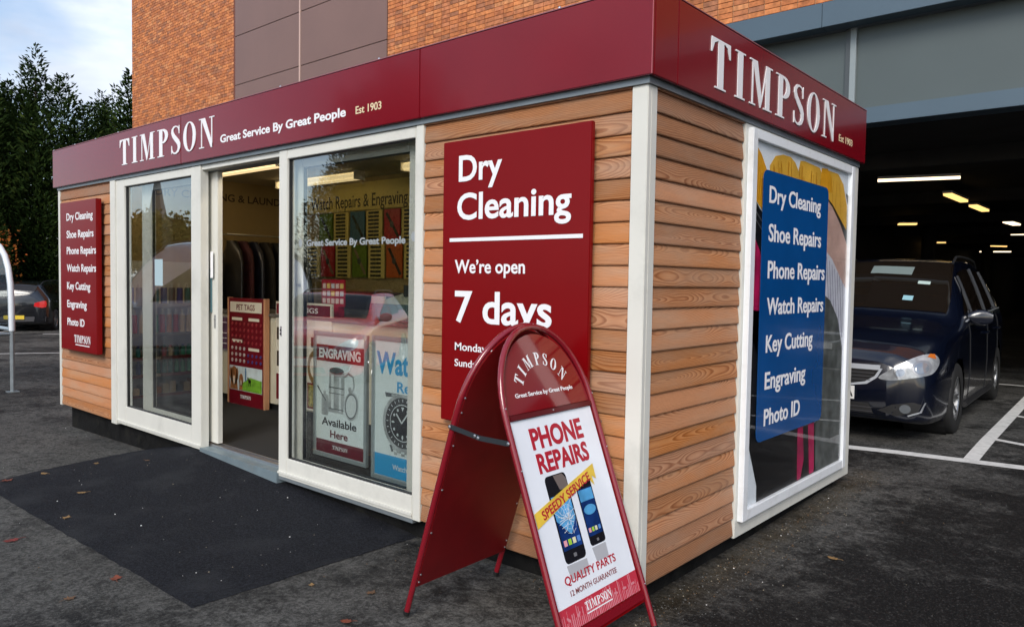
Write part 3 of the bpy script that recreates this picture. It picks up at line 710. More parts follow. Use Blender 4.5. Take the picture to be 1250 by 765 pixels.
timpson(-6.808, -6.372, .740, .078, white, S3, SP3, .001, th=.001, join=True, name='lettering')
art_obj('underline', white, S3, [rect(-6.78, -6.40, .712, .722)], SP3, .0012)

# ------------------------------------------------------------------ A-BOARD on the tarmac
AX, AY, ATH, AW, AH, AA, AB_, AG = -.3624, -.3949, 1.5959, .65, 1.3744, .5048, .4305, -.115
A = thing('pavement_sign', 'folding maroon A-board with rounded top advertising phone repairs', 'A-board', (AX, AY, AG), ATH)
ALF = math.hypot(AH, AA); ALR = math.hypot(AH, AB_)
def AF(s, d, o=0):      # front leaf: s across, d down the slope from the hinge, o proud
    return (s, -AA*d/ALF - AH/ALF*o, AH*(1-d/ALF) + AA/ALF*o)
def AR(s, d, o=0):
    return (s, AB_*d/ALR + AH/ALR*o, AH*(1-d/ALR) + AB_/ALR*o)
def hoop(fn, LL, w, top, arc, r):
    pts = [fn(-w, LL-.004)] + [fn(-w, arc+(LL-arc)*k/4) for k in (3, 2, 1)]
    pts += [fn(-w*math.cos(PI*i/22), top+(arc-top)*(1-math.sin(PI*i/22)**.92)) for i in range(23)]
    pts += [fn(w, arc+(LL-arc)*k/4) for k in (1, 2, 3)] + [fn(w, LL-.004)]
    return MB().tube(pts, r, 12)
hoop(lambda s, d: AF(s, d, .004), ALF, .322, .012, .42, .0145).build('front_frame', maroon_tube, A, local=True, smooth=True)
hoop(lambda s, d: AR(s, d, .018), ALR, .322, .012, .42, .0145).build('rear_frame', maroon_tube, A, local=True, smooth=True)
def leafsheet(fn, w, top, arc, bot, o0, o1, name, material):
    prof = [(-w, bot)] + [(-w*math.cos(PI*i/20), top+(arc-top)*(1-math.sin(PI*i/20)**.92)) for i in range(21)] + [(w, bot)]
    prof = prof[::-1]
    mm = MB(); f = [fn(s, d, o1) for s, d in prof]; b = [fn(s, d, o0) for s, d in prof]
    mm.poly(f); mm.poly(b[::-1]); n = len(prof)
    for i in range(n):
        j = (i+1) % n; mm.poly([f[j], f[i], b[i], b[j]])
    return mm.build(name, material, A, local=True)
leafsheet(AR, .315, .03, .42, 1.285, .002, .006, 'rear_panel', mat('maroon_board_back', (.17, .003, .006), .38, var=.1))
hp = leafsheet(AF, .306, .045, .42, .388, -.004, .0, 'header_panel', mat('maroon_header', (.20, .004, .008), .12, coat=1.0))
def AT(x, z, o=0): return AF(x, -z, o)      # art space: z = -d
def loc_text(*a, **k):
    pass
def amap(x, z, o=0):        # world-space version so that build() can convert
    return WM[A.name] @ Vector(AT(x, z, o))
bp_ = MB(); bp_.v = [Vector(AF(s, d, o)) for o in (-.006, -.001) for s, d in ((-.308, .392), (.308, .392), (.308, 1.335), (-.308, 1.335))]
bp_.f = [(0, 1, 2, 3), (7, 6, 5, 4), (0, 4, 5, 1), (1, 5, 6, 2), (2, 6, 7, 3), (3, 7, 4, 0)]; bp_.m = [0]*6
bp_.build('poster_board', maroon_sign, A, local=True)
def bar(d0, d1, s0, s1, o, name, material):
    mm = MB(); vs = [Vector(AF(s, d, oo)) for oo in (-.001, o) for s, d in ((s0, d0), (s1, d0), (s1, d1), (s0, d1))]
    mm.v = vs; mm.f = [(0, 1, 2, 3), (7, 6, 5, 4), (0, 4, 5, 1), (1, 5, 6, 2), (2, 6, 7, 3), (3, 7, 4, 0)]; mm.m = [0]*6
    return mm.build(name, material, A, local=True)
bar(.393, .414, -.300, .300, .012, 'poster_clip', mat('maroon_dark_rail', (.10, .006, .010), .3)); bar(1.285, 1.320, -.300, .300, .010, 'poster_clip', maroon_tube)
poster = art_obj('poster', mat('poster_paper', (.78, .82, .88), .3, var=.03, coat=.35), A, [rect(-.298, .298, -1.280, -.416)], amap, .0015)
# streaked red and white foot band
art_obj('foot_band', mat('band_red', (.50, .035, .06), .35), poster, [rect(-.2975, .2975, -1.2795, -1.188)], amap, .0022)
stk = MB(); rnd = random.Random(3)
for i in range(46):
    x = -.295+.59*i/46; w = rnd.uniform(.002, .008); z0 = -1.279; z1 = z0 + rnd.uniform(.03, .09)
    art(stk, [(x, z0), (x+w, z0), (x+w*.8+.004, z1), (x+.004, z1)], amap, .0027, th=.0003)
for i in range(8):
    cx_ = -.25+.5*i/7; art(stk, ell(cx_, -1.235, .016, .006, 10, rot=rnd.uniform(-.8, .8)), amap, .0029, th=.0003)
stk.build('band_streaks', mat('band_pink', (.62, .22, .26), .4), poster)
timpson(-.125, .075, -1.238, .034, white, poster, amap, .0034, th=.0006, join=True, name='lettering')
art_obj('underline', white, poster, [rect(-.122, .072, -1.252, -1.247)], amap, .0034)
pred = mat('print_red', (.42, .012, .03), .4)
text('PHONE', -.196, .186, -.552, .092, pred, poster, amap, off=.002, bold=.035)
text('REPAIRS', -.192, .186, -.655, .085, pred, poster, amap, off=.002, bold=.035)
text('QUALITY PARTS', -.215, .170, -1.112, .034, pred, poster, amap, off=.0032, bold=.012)
text('12 MONTH GUARANTEE', -.198, .155, -1.158, .022, mat('print_grey_red', (.25, .08, .09), .4), poster, amap, off=.0032, bold=.004)
# two handsets with reflections under them
prefl = mat('print_reflection', (.42, .43, .46), .4)
art_obj('print_reflection', prefl, poster, [[(-.176, -1.042), (-.03, -1.046), (-.028, -1.10), (-.168, -1.10)], [(.025, -1.018), (.132, -1.018), (.13, -1.08), (.035, -1.08)]], amap, .0022)
pk = mat('print_phone', (.010, .010, .014), .25); bl1 = mat('print_screen', (.008, .035, .16), .25, var=.5, vscale=9); bl2 = mat('print_sky', (.08, .32, .60), .3, var=.3, vscale=14)
art_obj('print_phone', pk, poster, [rrect(-.176, -.026, -1.038, -.672, .022), rrect(.022, .140, -1.012, -.735, .016)], amap, .0026)
art_obj('print_phone_glare', mat('print_glare', (.16, .13, .12), .3), poster, [[(-.115, -.676), (-.05, -.676), (-.03, -.70), (-.03, -.745), (-.09, -.74)]], amap, .0030)
art_obj('print_screen', bl1, poster, [rect(-.168, -.034, -.985, -.758), rect(.028, .134, -.972, -.768)], amap, .0031)
art_obj('print_screen_sky', bl2, poster, [[(-.166, -.76), (-.036, -.76), (-.036, -.87), (-.09, -.93), (-.166, -.86)], rect(.03, .132, -.822, -.772), ell(.082, -.862, .045, .022, 18)], amap, .0035)
crk = MB(); rnd = random.Random(11)
for i in range(26):
    a = rnd.uniform(0, 2*PI); l_ = rnd.uniform(.02, .10); cx_, cz_ = -.085, -.865; px_, pz_ = cx_, cz_
    for k in range(4):
        nx_ = px_ + math.cos(a)*l_/4; nz_ = pz_ + math.sin(a)*l_/4; a += rnd.uniform(-.5, .5)
        if not (-.172 < nx_ < -.03 and -.98 < nz_ < -.68): break
        w = .0011; dx, dz = -math.sin(a)*w, math.cos(a)*w
        art(crk, [(px_+dx, pz_+dz), (px_-dx, pz_-dz), (nx_-dx, nz_-dz), (nx_+dx, nz_+dz)][::-1], amap, .0041, th=.0002); px_, pz_ = nx_, nz_
for rr in (.02, .036, .052):
    for i in range(9):
        a0_, a1_ = 2*PI*i/9, 2*PI*(i+.8)/9; p0 = (-.085+rr*math.cos(a0_), -.865+rr*1.2*math.sin(a0_)); p1 = (-.085+rr*math.cos(a1_), -.865+rr*1.2*math.sin(a1_))
        if all(-.172 < p[0] < -.03 for p in (p0, p1)): art(crk, [p0, (p0[0], p0[1]-.0016), (p1[0], p1[1]-.0016), p1], amap, .0043, th=.0002)
crk.build('print_cracks', mat('print_crack', (.72, .78, .84), .3), poster)
icons = [(-.158, (.75, .35, .4)), (-.126, (.35, .6, .05)), (-.094, (.72, .70, .45)), (-.062, (.10, .25, .6)), (.034, (.75, .6, .65)), (.058, (.35, .6, .08)), (.082, (.7, .7, .5)), (.108, (.15, .3, .65))]
for i, (x, c) in enumerate(icons):
    z = -.968 if x < 0 else -.955; w = .022 if x < 0 else .017
    art_obj('print_icon', mat('icon_%d' % (i % 4), c, .35), poster, [rect(x, x+w, z, z+w*1.1)], amap, .0040, th=.0003)
art_obj('print_button', mat('print_button', (.16, .16, .17), .3), poster, [rrect(-.112, -.090, -1.020, -1.004, .004, 3), rrect(.074, .090, -1.0, -.988, .003, 3)], amap, .0033, th=.0003)
# yellow ribbon across the handsets
rib_a = math.atan2(.124, .49)
art_obj('ribbon', mat('print_ribbon', (.72, .50, .06), .35, var=.2, vscale=9), poster, [[(-.2975, -.862), (.13, -.735), (.162, -.77), (.158, -.725), (.187, -.745), (.190, -.675), (-.2975, -.800)][::-1]], amap, .0048, th=.0003)
def ribmap(x, z, o=0): return amap(x*math.cos(rib_a) - z*math.sin(rib_a), x*math.sin(rib_a) + z*math.cos(rib_a), o)
cx0 = -.245; cz0 = -.838
bx = cx0*math.cos(-rib_a) - cz0*math.sin(-rib_a); bz = cx0*math.sin(-rib_a) + cz0*math.cos(-rib_a)
text('SPEEDY SERVICE', bx, bx+.40, bz, .038, pred, poster, ribmap, off=.0053, bold=.018)
# arched name on the header
def arcmap_letters(word, cx_, cz_, r0, h, a_start, a_end, sw):
    tot = sum(GL[c][0] for c in word) + .22*(len(word)-1); x = 0; big = MB()
    for c in word:
        mid = (x + GL[c][0]/2)/tot; ang = R(a_start + (a_end-a_start)*mid)
        def fn(a, b, o, ang=ang, c=c):
            lx = (a-GL[c][0]/2)*sw; ly = r0 + b*h
            return amap(cx_ + ly*math.cos(ang) + lx*math.sin(ang), cz_ + ly*math.sin(ang) - lx*math.cos(ang), .0005+o)
        mm = letter_mesh(c, fn, .0008)
        mm.build('letter', white, hp)
        x += GL[c][0] + .22
arcmap_letters('TIMPSON', -.008, -.355, .165, .058, 153, 27, .062)
text('Great Service by Great People', -.222, .200, -.322, .019, white, hp, amap, off=.0004, bold=.02)
# struts and fixings
def bolt(p, nrm, r=.006):
    p = Vector(p); nrm = Vector(nrm).normalized()
    MB().tube([p, p+nrm*.003, p+nrm*.0045], [r, r*.9, r*.4], 8).build('bolt', steel, A, local=True)
for sgn in (-1, 1):
    a_ = Vector(AR(sgn*.338, .47, .018)); b_ = Vector(AF(sgn*.338, .50, .004))
    mm = MB(); wv = Vector((0, 0, .011)); tk = Vector((sgn*.0035, 0, 0)); mid = (a_+b_)/2 + Vector((0, 0, -.012))
    for p, q in ((a_, mid), (mid+tk, b_+tk)):
        vs = [p-wv, q-wv, q+wv, p+wv]; vs2 = [v+tk for v in vs]; bb = len(mm.v); mm.v += vs+vs2
        mm.f += [tuple(bb+i for i in f) for f in ((3, 2, 1, 0), (4, 5, 6, 7), (0, 1, 5, 4), (1, 2, 6, 5), (2, 3, 7, 6), (3, 0, 4, 7))]; mm.m += [0]*6
    mm.build('hinge_strut', dark_steel, A, local=True)
    for p in (a_, mid, mid+Vector((0, .018, .006)), b_): bolt(p+tk*2, (sgn, 0, 0), .008)
Nr = Vector(AR(0, 0, 1)) - Vector(AR(0, 0, 0)); Nf = Vector(AF(0, 0, 1)) - Vector(AF(0, 0, 0))
for sgn in (-1, 1):
    for d in (.33, .40, .56, .78, 1.0, 1.22, 1.26): bolt(Vector(AR(sgn*.309, d, .0015)), -Nr, .005)
    for d in (.36, .62, 1.26): bolt(Vector(AF(sgn*.322, d, .017)), Nf, .004)
bolt(AF(-.002, .402, .012), Nf, .004)
box_ = MB()
for sgn in (-1, 1):
    for fn, LL, o in ((AF, ALF, .004), (AR, ALR, .018)):
        box_ = MB(); box_.tube([fn(sgn*.322, LL-.018, o), fn(sgn*.322, LL, o)], .0165, 10); box_.build('foot_cap', rubber, A, local=True)

# ------------------------------------------------------------------ tarmac ramp, debris
def rtop(x):     # height of the ramp along the shop front
    pts = [(-5.5, gz(-5.5, 0)+.004), (-5.0, -.105), (-4.5, -.018), (-4.234, -.010), (-3.06, -.060), (-2.3, -.098), (-1.60, gz(-1.6, 0)+.012)]
    for (a, za), (b, zb) in zip(pts, pts[1:]):
        if a <= x <= b: return za + (zb-za)*(x-a)/(b-a)
    return pts[0][1] if x < pts[0][0] else pts[-1][1]
rm = MB(); rows = []; rnd = random.Random(5)
NX, NY = 46, 16
for j in range(NY+1):
    t = j/NY; row = []
    for i in range(NX+1):
        s = i/NX; x0 = -5.16 + (-5.5+5.16)*t; x1 = -1.655 + (.03)*t
        x = x0 + (x1-x0)*s; y = -1.335 + 1.325*t
        if i in (0, NX): x += rnd.uniform(-.006, .006)
        if j == 0: y += rnd.uniform(-.006, .006)
        g = gz(x, y); e = min(1, s/.02, (1-s)/.02, t/.03)
        z = g + .002 + .010*e + max(0, rtop(x)-g-.012)*t*(.6+.4*t)
        row.append((x, y, z))
    rows.append(row)
rows.append([(p[0], .08, p[2]-.004) for p in rows[-1]])
rm.grid(rows); tag(rm.build('ramp', ramp_m, smooth=True), kind='structure')

def rz_(x, y):
    if -5.1 < x < -1.66 and -1.33 < y < 0:
        t = (y+1.335)/1.325; g = gz(x, y); return g+.012+max(0, rtop(x)-g-.012)*t*(.6+.4*t)
    return gz(x, y)
leaf_cols = {'rust': mat('leaf_rust', (.15, .032, .012), .7, var=.3, vscale=30), 'red': mat('leaf_red', (.14, .018, .012), .7, var=.3, vscale=30), 'tan': mat('leaf_tan', (.20, .12, .045), .7, var=.3, vscale=30), 'brown': mat('leaf_brown', (.10, .05, .02), .7, var=.3, vscale=30)}
def fallen_leaf(x, y, s, rot, colr, label, curl=.25):
    outl = [(0, -.5), (.22, -.36), (.40, -.30), (.30, -.08), (.52, .10), (.28, .18), (.2, .38), (0, .62), (-.2, .38), (-.30, .16), (-.50, .08), (-.30, -.10), (-.42, -.32), (-.2, -.36)]
    mm = MB(); c = Vector((0, 0, .0)); zc = rz_(x, y)+.004
    pts = []
    for a, b in outl:
        r_ = math.hypot(a, b); pts.append(Vector((a*s, b*s, s*curl*r_*r_ + s*.04*math.sin(a*9))))
    Mx = Matrix.Rotation(rot, 3, 'Z')
    ps = [Mx @ p + Vector((x, y, zc)) for p in pts]; cc = Vector((x, y, zc))
    for i in range(len(ps)): mm.poly([cc, ps[i], ps[(i+1) % len(ps)]])
    st = [Mx @ Vector((0, -.5*s, s*.06)) + Vector((x, y, zc)), Mx @ Vector((.06*s, -.8*s, s*.1)) + Vector((x, y, zc)), Mx @ Vector((.1*s, -1.0*s, s*.06)) + Vector((x, y, zc))]
    mm.tube(st, .0012, 4)
    o = mm.build('fallen_leaf', leaf_cols[colr]); return tag(o, label, 'leaf', 'fallen leaves on the tarmac')
for a in ((-5.05, -1.18, .075, .4, 'rust', 'rust leaf on the far outer corner of the black ramp'),
          (-5.02, -.93, .06, 1.9, 'tan', 'tan leaf near the far side edge of the black ramp'),
          (-4.11, -.967, .055, 2.6, 'tan', 'tan leaf in the middle of the outer part of the ramp'),
          (-3.626, -1.23, .055, .9, 'tan', 'tan leaf just inside the outer edge of the ramp'),
          (-3.431, -1.60, .075, 3.0, 'red', 'dark red leaf on worn tarmac outside the ramp, at left'),
          (-2.318, -1.43, .065, 1.2, 'rust', 'rust leaf on worn tarmac close to the ramp edge'),
          (-4.95, -.56, .05, 4.0, 'tan', 'pinkish tan leaf on the ramp before the left window'),
          (-4.45, -.35, .04, 5.0, 'brown', 'small brown leaf on the ramp below the left window frame'),
          (-.969, -.945, .05, 2.2, 'rust', 'rust leaf on the ground at the left foot of the A-board'),
          (-2.216, -1.688, .055, .2, 'brown', 'brown leaf on worn tarmac nearest the camera at lower left'),
          (-1.461, -.80, .035, 1.0, 'tan', 'tiny tan leaf between the ramp corner and the A-board'),
          (-1.146, -.66, .05, .3, 'brown', 'brown leaf flat on the ground left of the A-board leg'),
          (.448, 1.408, .055, 1.5, 'tan', 'orange tan leaf alone on dark tarmac beside the kiosk side')):
    fallen_leaf(*a)
# grit and chips
gm = MB(); rnd = random.Random(21)
def chip(x, y, s, mi):
    z = rz_(x, y)+.001; a = rnd.uniform(0, PI); b = len(gm.v)
    for k in range(4):
        t = a + k*PI/2; gm.v.append((x+math.cos(t)*s*rnd.uniform(.6, 1), y+math.sin(t)*s*rnd.uniform(.6, 1), z))
    gm.v.append((x+rnd.uniform(-.3, .3)*s, y, z+s*.8))
    for k in range(4): gm.f.append((b+k, b+(k+1) % 4, b+4)); gm.m.append(mi)
for i in range(2400):
    u = rnd.random()
    if u < .42: x, y = .0+abs(rnd.gauss(0, .16))+.0, rnd.uniform(-.2, 3.5)
    elif u < .62: x, y = rnd.uniform(-7.6, 0), -.02-abs(rnd.gauss(0, .10))+.08
    else: x, y = rnd.uniform(-7, 3), rnd.uniform(-2.6, 4)
    if x < 0 and y > .08: continue
    if -5.3 < x < -1.6 and -1.34 < y < .1 and rnd.random() < .93: continue
    k = rnd.random(); chip(x, y, rnd.choice((.002, .0025, .003, .004, .006)) * (1.4 if u < .42 and rnd.random() < .15 else 1), 0 if k < .50 else 1 if k < .86 else 2 if k < .975 else 3)
rnd = random.Random(77)
for i in range(60): chip(rnd.uniform(-5, -1.7), rnd.uniform(-1.3, -.1), rnd.choice((.003, .004, .005, .007)), rnd.choice((0, 2, 2, 3)))
tag(gm.build('grit', [mat('grit_grey', (.10, .10, .095), .9), mat('grit_brown', (.10, .06, .03), .9), mat('grit_pale', (.20, .17, .12), .8), mat('grit_white', (.7, .7, .68), .7)]), 'loose grit and leaf crumbs along the foot of the kiosk', 'grit', kind='stuff')

# ------------------------------------------------------------------ INSIDE THE SHOP
tube_em = mat('strip_diffuser', (.8, .75, .6), .4, emit=(1.0, .72, .36), estr=.55)
fit_w = mat('fitting_white', (.7, .68, .6), .4)
for x0, x1, y, lab in ((-6.75, -5.02, 1.25, 'long strip light on the shop ceiling seen over the open doorway'), (-6.75, -5.15, 2.32, 'strip light at the rear of the shop ceiling, cut by the doorway frame'),
                       (-4.45, -2.95, 1.28, 'strip light on the shop ceiling nearest the top of the right window'), (-4.20, -2.70, 2.20, 'strip light at the rear of the shop ceiling, end seen at right of window')):
    t = thing('ceiling_light', lab, 'ceiling light', ((x0+x1)/2, y, 2.68), 0, 'strip lights inside the shop')
    mm = MB(); mm.box(x0, x1, y-.07, y+.07, 2.655, 2.680); mm.box(x0-.012, x0-.0005, y-.075, y+.075, 2.575, 2.679); mm.box(x1+.0005, x1+.012, y-.075, y+.075, 2.575, 2.679); mm.build('housing', fit_w, t)
    MB().box(x0, x1, y-.065, y+.065, 2.58, 2.6545).build('diffuser', tube_em, t, bevel=.015)
tube_fill = mat('fill_light_diffuser', (.8, .75, .6), .4, emit=(1.0, .80, .52), estr=6.5)  # unseen strip lights added behind the fascia to brighten goods inside the windows
for x0, x1, lab in ((-7.1, -5.9, 'added unseen strip light above the left window, behind the fascia'), (-4.6, -3.2, 'added unseen strip light inside the doorway, behind the fascia'), (-2.9, -1.7, 'added unseen strip light above the right window, behind the fascia')):
    t = thing('ceiling_light', lab, 'ceiling light', ((x0+x1)/2, .40, 2.68), 0, 'strip lights inside the shop')
    MB().box(x0, x1, .34, .46, 2.655, 2.680).build('housing', fit_w, t); MB().box(x0, x1, .345, .455, 2.58, 2.6545).build('diffuser', tube_fill, t)
# lettering board on the rear wall
yel = mat('display_yellow', (.56, .45, .13), .5, var=.05)
hd = thing('header_board', 'yellow board reading Watch Repairs and Engraving high on the shop rear wall', 'sign', (-5, 2.74, 2.2))
box('panel', yel, hd, -6.93, -2.0, 2.715, 2.7485, 2.285, 2.62, bevel=.004)
text('Watch Repairs & Engraving', -6.66, -4.76, 2.325, .155, mat('brown_letter', (.03, .015, .01), .5), hd, mpY(2.7145), bold=.008)
hd2 = thing('wall_lettering', 'dark capitals reading Cleaning and Laundry on the left inner wall', 'lettering', (-7.398, 1.5, 2.4))
text('DRY CLEANING & LAUNDRY', 1.02, 2.90, 2.42, .095, mat('brown_letter', (.03, .015, .01), .5), hd2, mpX(-7.3995), bold=.016)
# strap displays
strap_b = mat('strap_black', (.012, .010, .010), .5)
posters = [('green', (.10, .16, .01)), ('blue', (.05, .12, .17)), ('red', (.35, .01, .02)), ('orange', (.42, .08, .01))]
def strap_board(x, z0, z1, lab):
    t = thing('strap_display', lab, 'display board', (x+.15, 2.71, z0), 0, 'boards of watch straps on the rear wall')
    box('panel', yel, t, x, x+.30, 2.70, 2.7145, z0, z1)
    n = 8
    mm = MB()
    for i in range(n):
        z = z0+.03+(z1-z0-.06)*i/(n-1)
        for k in (0, 1): mm.box(x+.05+.10*k, x+.135+.10*k, 2.690, 2.6995, z-.013, z+.013)
    mm.build('watch_straps', strap_b, t)
def photo_board(x, z0, z1, ci, lab, flip):
    t = thing('watch_poster', lab, 'poster', (x+.14, 2.71, z0))
    box('panel', mat('wp_'+posters[ci][0], posters[ci][1], .35), t, x, x+.28, 2.70, 2.7145, z0, z1)
    a, b = ((x+.04, z1-.05), (x+.25, z0+.04))
    mm = MB(); d = .028
    art(mm, [(a[0]-d*.5, a[1]), (a[0]+d, a[1]+.01), (b[0]+d, b[1]), (b[0]-d*.6, b[1]-.01)], mpY(2.6995), .002)
    mm.build('print_strap', mat('print_strap_tan', (.20, .13, .08), .4) if flip else strap_b, t)
    art_obj('print_dial', mat('print_dial', (.05, .05, .05), .3), t, [ell(x+.14, (z0+z1)/2, .035, .04, 14)], mpY(2.6995), .003)
r1 = [(0, 'green'), 's', (1, 'blue'), 's', (2, 'red'), 's', (0, 'green'), 's', (1, 'blue'), 's']
for i, e in enumerate(r1):
    x = -6.47+.325*i
    if e == 's': strap_board(x, 1.90, 2.27, 'upper row board of black watch straps, column %s from the left' % ['', 'second', '', 'fourth', '', 'sixth', '', 'eighth', '', 'tenth'][i])
    else: photo_board(x+.01, 1.91, 2.27, e[0], '%s picture of a watch strap in the upper row, %s' % (e[1], ['leftmost', '', 'left of the red one', '', 'between strap boards', '', 'right of the red one', '', 'far right', ''][i]), False)
r2 = ['s', (2, 'red'), 's', (0, 'green'), 's', (3, 'orange'), 's', (2, 'red'), 's', (1, 'blue')]
for i, e in enumerate(r2):
    x = -6.75+.325*i
    if e == 's': strap_board(x, 1.46, 1.86, 'lower row board of black watch straps, column %s from the left' % ['first', '', 'third', '', 'fifth', '', 'seventh', '', 'ninth', ''][i])
    else: photo_board(x+.01, 1.47, 1.86, e[0], '%s picture of a watch strap in the lower row, %s' % (e[1], ['', 'leftmost', '', 'second along', '', 'third along', '', 'fourth along', '', 'rightmost'][i]), e[0] in (0, 2))
# counter
cream = mat('counter_cream', (.62, .57, .45), .45, var=.03)
ct = thing('shop_counter', 'long cream shop counter facing the open doorway', 'counter', (-4.2, 1.6, .03))
box('body', cream, ct, -6.70, -1.6, 1.36, 1.95, .10, 1.03); box('toe_kick', black, ct, -6.66, -1.64, 1.40, 1.9, .031, .0995)
box('worktop', mat('counter_top', (.12, .11, .10), .3), ct, -6.72, -1.58, 1.33, 1.98, 1.031, 1.065, bevel=.004)
pt = thing('pet_tags_board', 'tall maroon Pet Tags display board with dog photograph on the counter front', 'display board', (-5.79, 1.30, .05))
pm_ = mat('pet_maroon', (.15, .004, .012), .35); YT = mpY(1.288)
box('panel', pm_, pt, -6.15, -5.43, 1.290, 1.34, .02, 1.215, bevel=.003)
box('edge', mat('mdf_edge', (.55, .27, .15), .5), pt, -5.4295, -5.395, 1.29, 1.34, .01, 1.22); box('edge', mat('mdf_edge', (.55, .27, .15), .5), pt, -6.185, -6.1505, 1.29, 1.34, .01, 1.22)
art_obj('title_plate', mat('title_cream', (.70, .64, .55), .4), pt, [rect(-6.12, -5.46, 1.06, 1.175)], YT, .001)
text('PET TAGS', -5.98, -5.60, 1.085, .062, pm_, pt, YT, off=.002, bold=.012)
art_obj('print_picture', mat('print_field', (.55, .62, .66), .4, var=.2), pt, [rect(-6.13, -5.45, .19, .46)], YT, .001)
art_obj('print_grass', mat('print_grass', (.16, .36, .03), .5, var=.3, vscale=20), pt, [[(-5.85, .195), (-5.455, .195), (-5.455, .33), (-5.7, .35), (-5.87, .27)]], YT, .002)
art_obj('print_dog', mat('print_dog', (.28, .11, .04), .5, var=.4, vscale=18), pt, [ell(-6.03, .35, .075, .105), [(-6.12, .195), (-5.95, .195), (-5.97, .32), (-6.1, .32)], ell(-6.10, .37, .025, .07), ell(-5.965, .37, .022, .07), ell(-5.88, .31, .045, .07), [(-5.925, .195), (-5.85, .195), (-5.85, .30), (-5.91, .30)]], YT, .003)
art_obj('print_dog_blaze', mat('print_blaze', (.65, .5, .4), .5), pt, [ell(-6.03, .30, .022, .05), ell(-5.88, .28, .015, .03)], YT, .004)
art_obj('print_small_dog', pblack, pt, [ell(-5.70, .31, .03, .022), rect(-5.725, -5.712, .255, .31), rect(-5.69, -5.68, .255, .31), ell(-5.735, .335, .014, .018)], YT, .003)
art_obj('print_person', mat('print_person', (.10, .2, .35), .5), pt, [rect(-5.80, -5.77, .30, .42), ell(-5.785, .435, .014, .016, 12)], YT, .003)
mm = MB()
for (cx_, cz_) in ((-5.97, .985), (-5.62, .985), (-5.97, .74), (-5.62, .66)): art(mm, rect(cx_-.11, cx_+.11, cz_-.016, cz_+.016), YT, .001)
mm.build('tag_headings', mat('title_cream', (.70, .64, .55), .4), pt)
rnd = random.Random(4)
mt = [mat('tag_pale', (.55, .5, .5), .3, .3), mat('tag_red', (.35, .05, .06), .3, .3), mat('tag_blue', (.06, .08, .3), .3, .3)]
for r_ in range(7):
    for c in range(8):
        z = .93-.068*r_; x = -6.075+.085*c
        if abs(z-.66) < .03 and c > 3: continue
        m_i = 0 if (r_ > 3 and c < 4) else (2 if (r_ > 4 and c > 3) else 1)
        MB().lathe([(0, -.005), (.018 if m_i else .022, -.004), (.018 if m_i else .022, 0), (0, 0)], (x, 1.289, z), 'Y', 7).build('pet_tag', mt[m_i], pt)
timpson(-5.90, -5.68, .105, .040, white, pt, YT, .001, th=.001, join=True, name='lettering')
# leaflet panel and pictures on the counter front
t = thing('leaflet_board', 'purple grey price leaflet on the counter front left of the pet tags board', 'notice', (-6.37, 1.35, .6))
box('panel', mat('frame_grey', (.25, .24, .26), .4), t, -6.50, -6.225, 1.345, 1.3595, .60, 1.00)
art_obj('print', mat('leaflet_purple', (.12, .06, .12), .4, var=.4, vscale=25), t, [rect(-6.48, -6.245, .62, .98)], mpY(1.3445), .001)
mm = MB()
for z in (.92, .80, .74, .68): art(mm, rect(-6.46, -6.30, z, z+.008), mpY(1.3445), .002)
mm.build('print_lines', white, t)
t = thing('key_rings_board', 'cream and maroon strip of key and clock pictures on the counter behind the parked door', 'display board', (-4.9, 1.33, .2))
box('panel', mat('title_cream', (.70, .64, .55), .4), t, -5.26, -4.28, 1.335, 1.3595, .12, 1.20)
art_obj('heading', pm_, t, [rect(-5.25, -4.30, 1.07, 1.18)], mpY(1.3345), .001)
text('KEYRINGS', -5.1, -4.50, 1.10, .05, white, t, mpY(1.3345), off=.002, bold=.01)
art_obj('print_box', mat('print_brown', (.05, .03, .02), .4), t, [rect(-4.62, -4.42, .76, .86), rect(-5.24, -5.16, .80, .93), rect(-5.24, -5.14, .52, .68)], mpY(1.3345), .001)
art_obj('print_clock_rim', mat('print_brass', (.30, .18, .07), .3, .3), t, [ell(-4.55, .56, .13, .17)], mpY(1.3345), .001)
art_obj('print_clock_face', mat('title_cream', (.70, .64, .55), .4), t, [ell(-4.55, .56, .085, .11)], mpY(1.3345), .002)
art_obj('print_square', pm_, t, [rect(-4.68, -4.32, .14, .40), rect(-5.25, -5.12, .17, .44)], mpY(1.3345), .001)
art_obj('print_trophies', mat('print_brass2', (.30, .26, .08), .4, var=.7, vscale=30), t, [rect(-4.66, -4.34, .16, .38)], mpY(1.3345), .002)
# counter-top things
t = thing('keyring_stand', 'red card of nine small photo key rings standing on the counter', 'display stand', (-4.5, 1.5, 1.065))
box('card', mat('card_red', (.40, .01, .04), .4), t, -4.68, -4.30, 1.50, 1.515, 1.17, 1.44); box('base', mat('card_red', (.40, .01, .04), .4), t, -4.60, -4.38, 1.48, 1.56, 1.066, 1.169)
for i in range(5):
    for j in range(3):
        x, z = -4.655+.073*i, 1.20+.075*j; MB().box(x, x+.05, 1.494, 1.4995, z, z+.05).build('key_ring', mat('tag_c%d' % ((i*j) % 3), ((.75, .6, .6), (.55, .6, .7), (.75, .6, .2))[(i*j) % 3], .3), t)
t = thing('engraving_machine', 'teal grey engraving machine with pale sloping lid on the counter', 'machine', (-3.5, 1.6, 1.065))
tl = mat('machine_teal', (.06, .11, .12), .4); tp = mat('machine_lid', (.36, .44, .42), .35)
mm = MB(); mm.v = [(-3.78, 1.42, 1.066), (-3.05, 1.42, 1.066), (-3.05, 1.9, 1.066), (-3.78, 1.9, 1.066), (-3.78, 1.42, 1.22), (-3.05, 1.42, 1.22), (-3.05, 1.9, 1.34), (-3.78, 1.9, 1.34)]
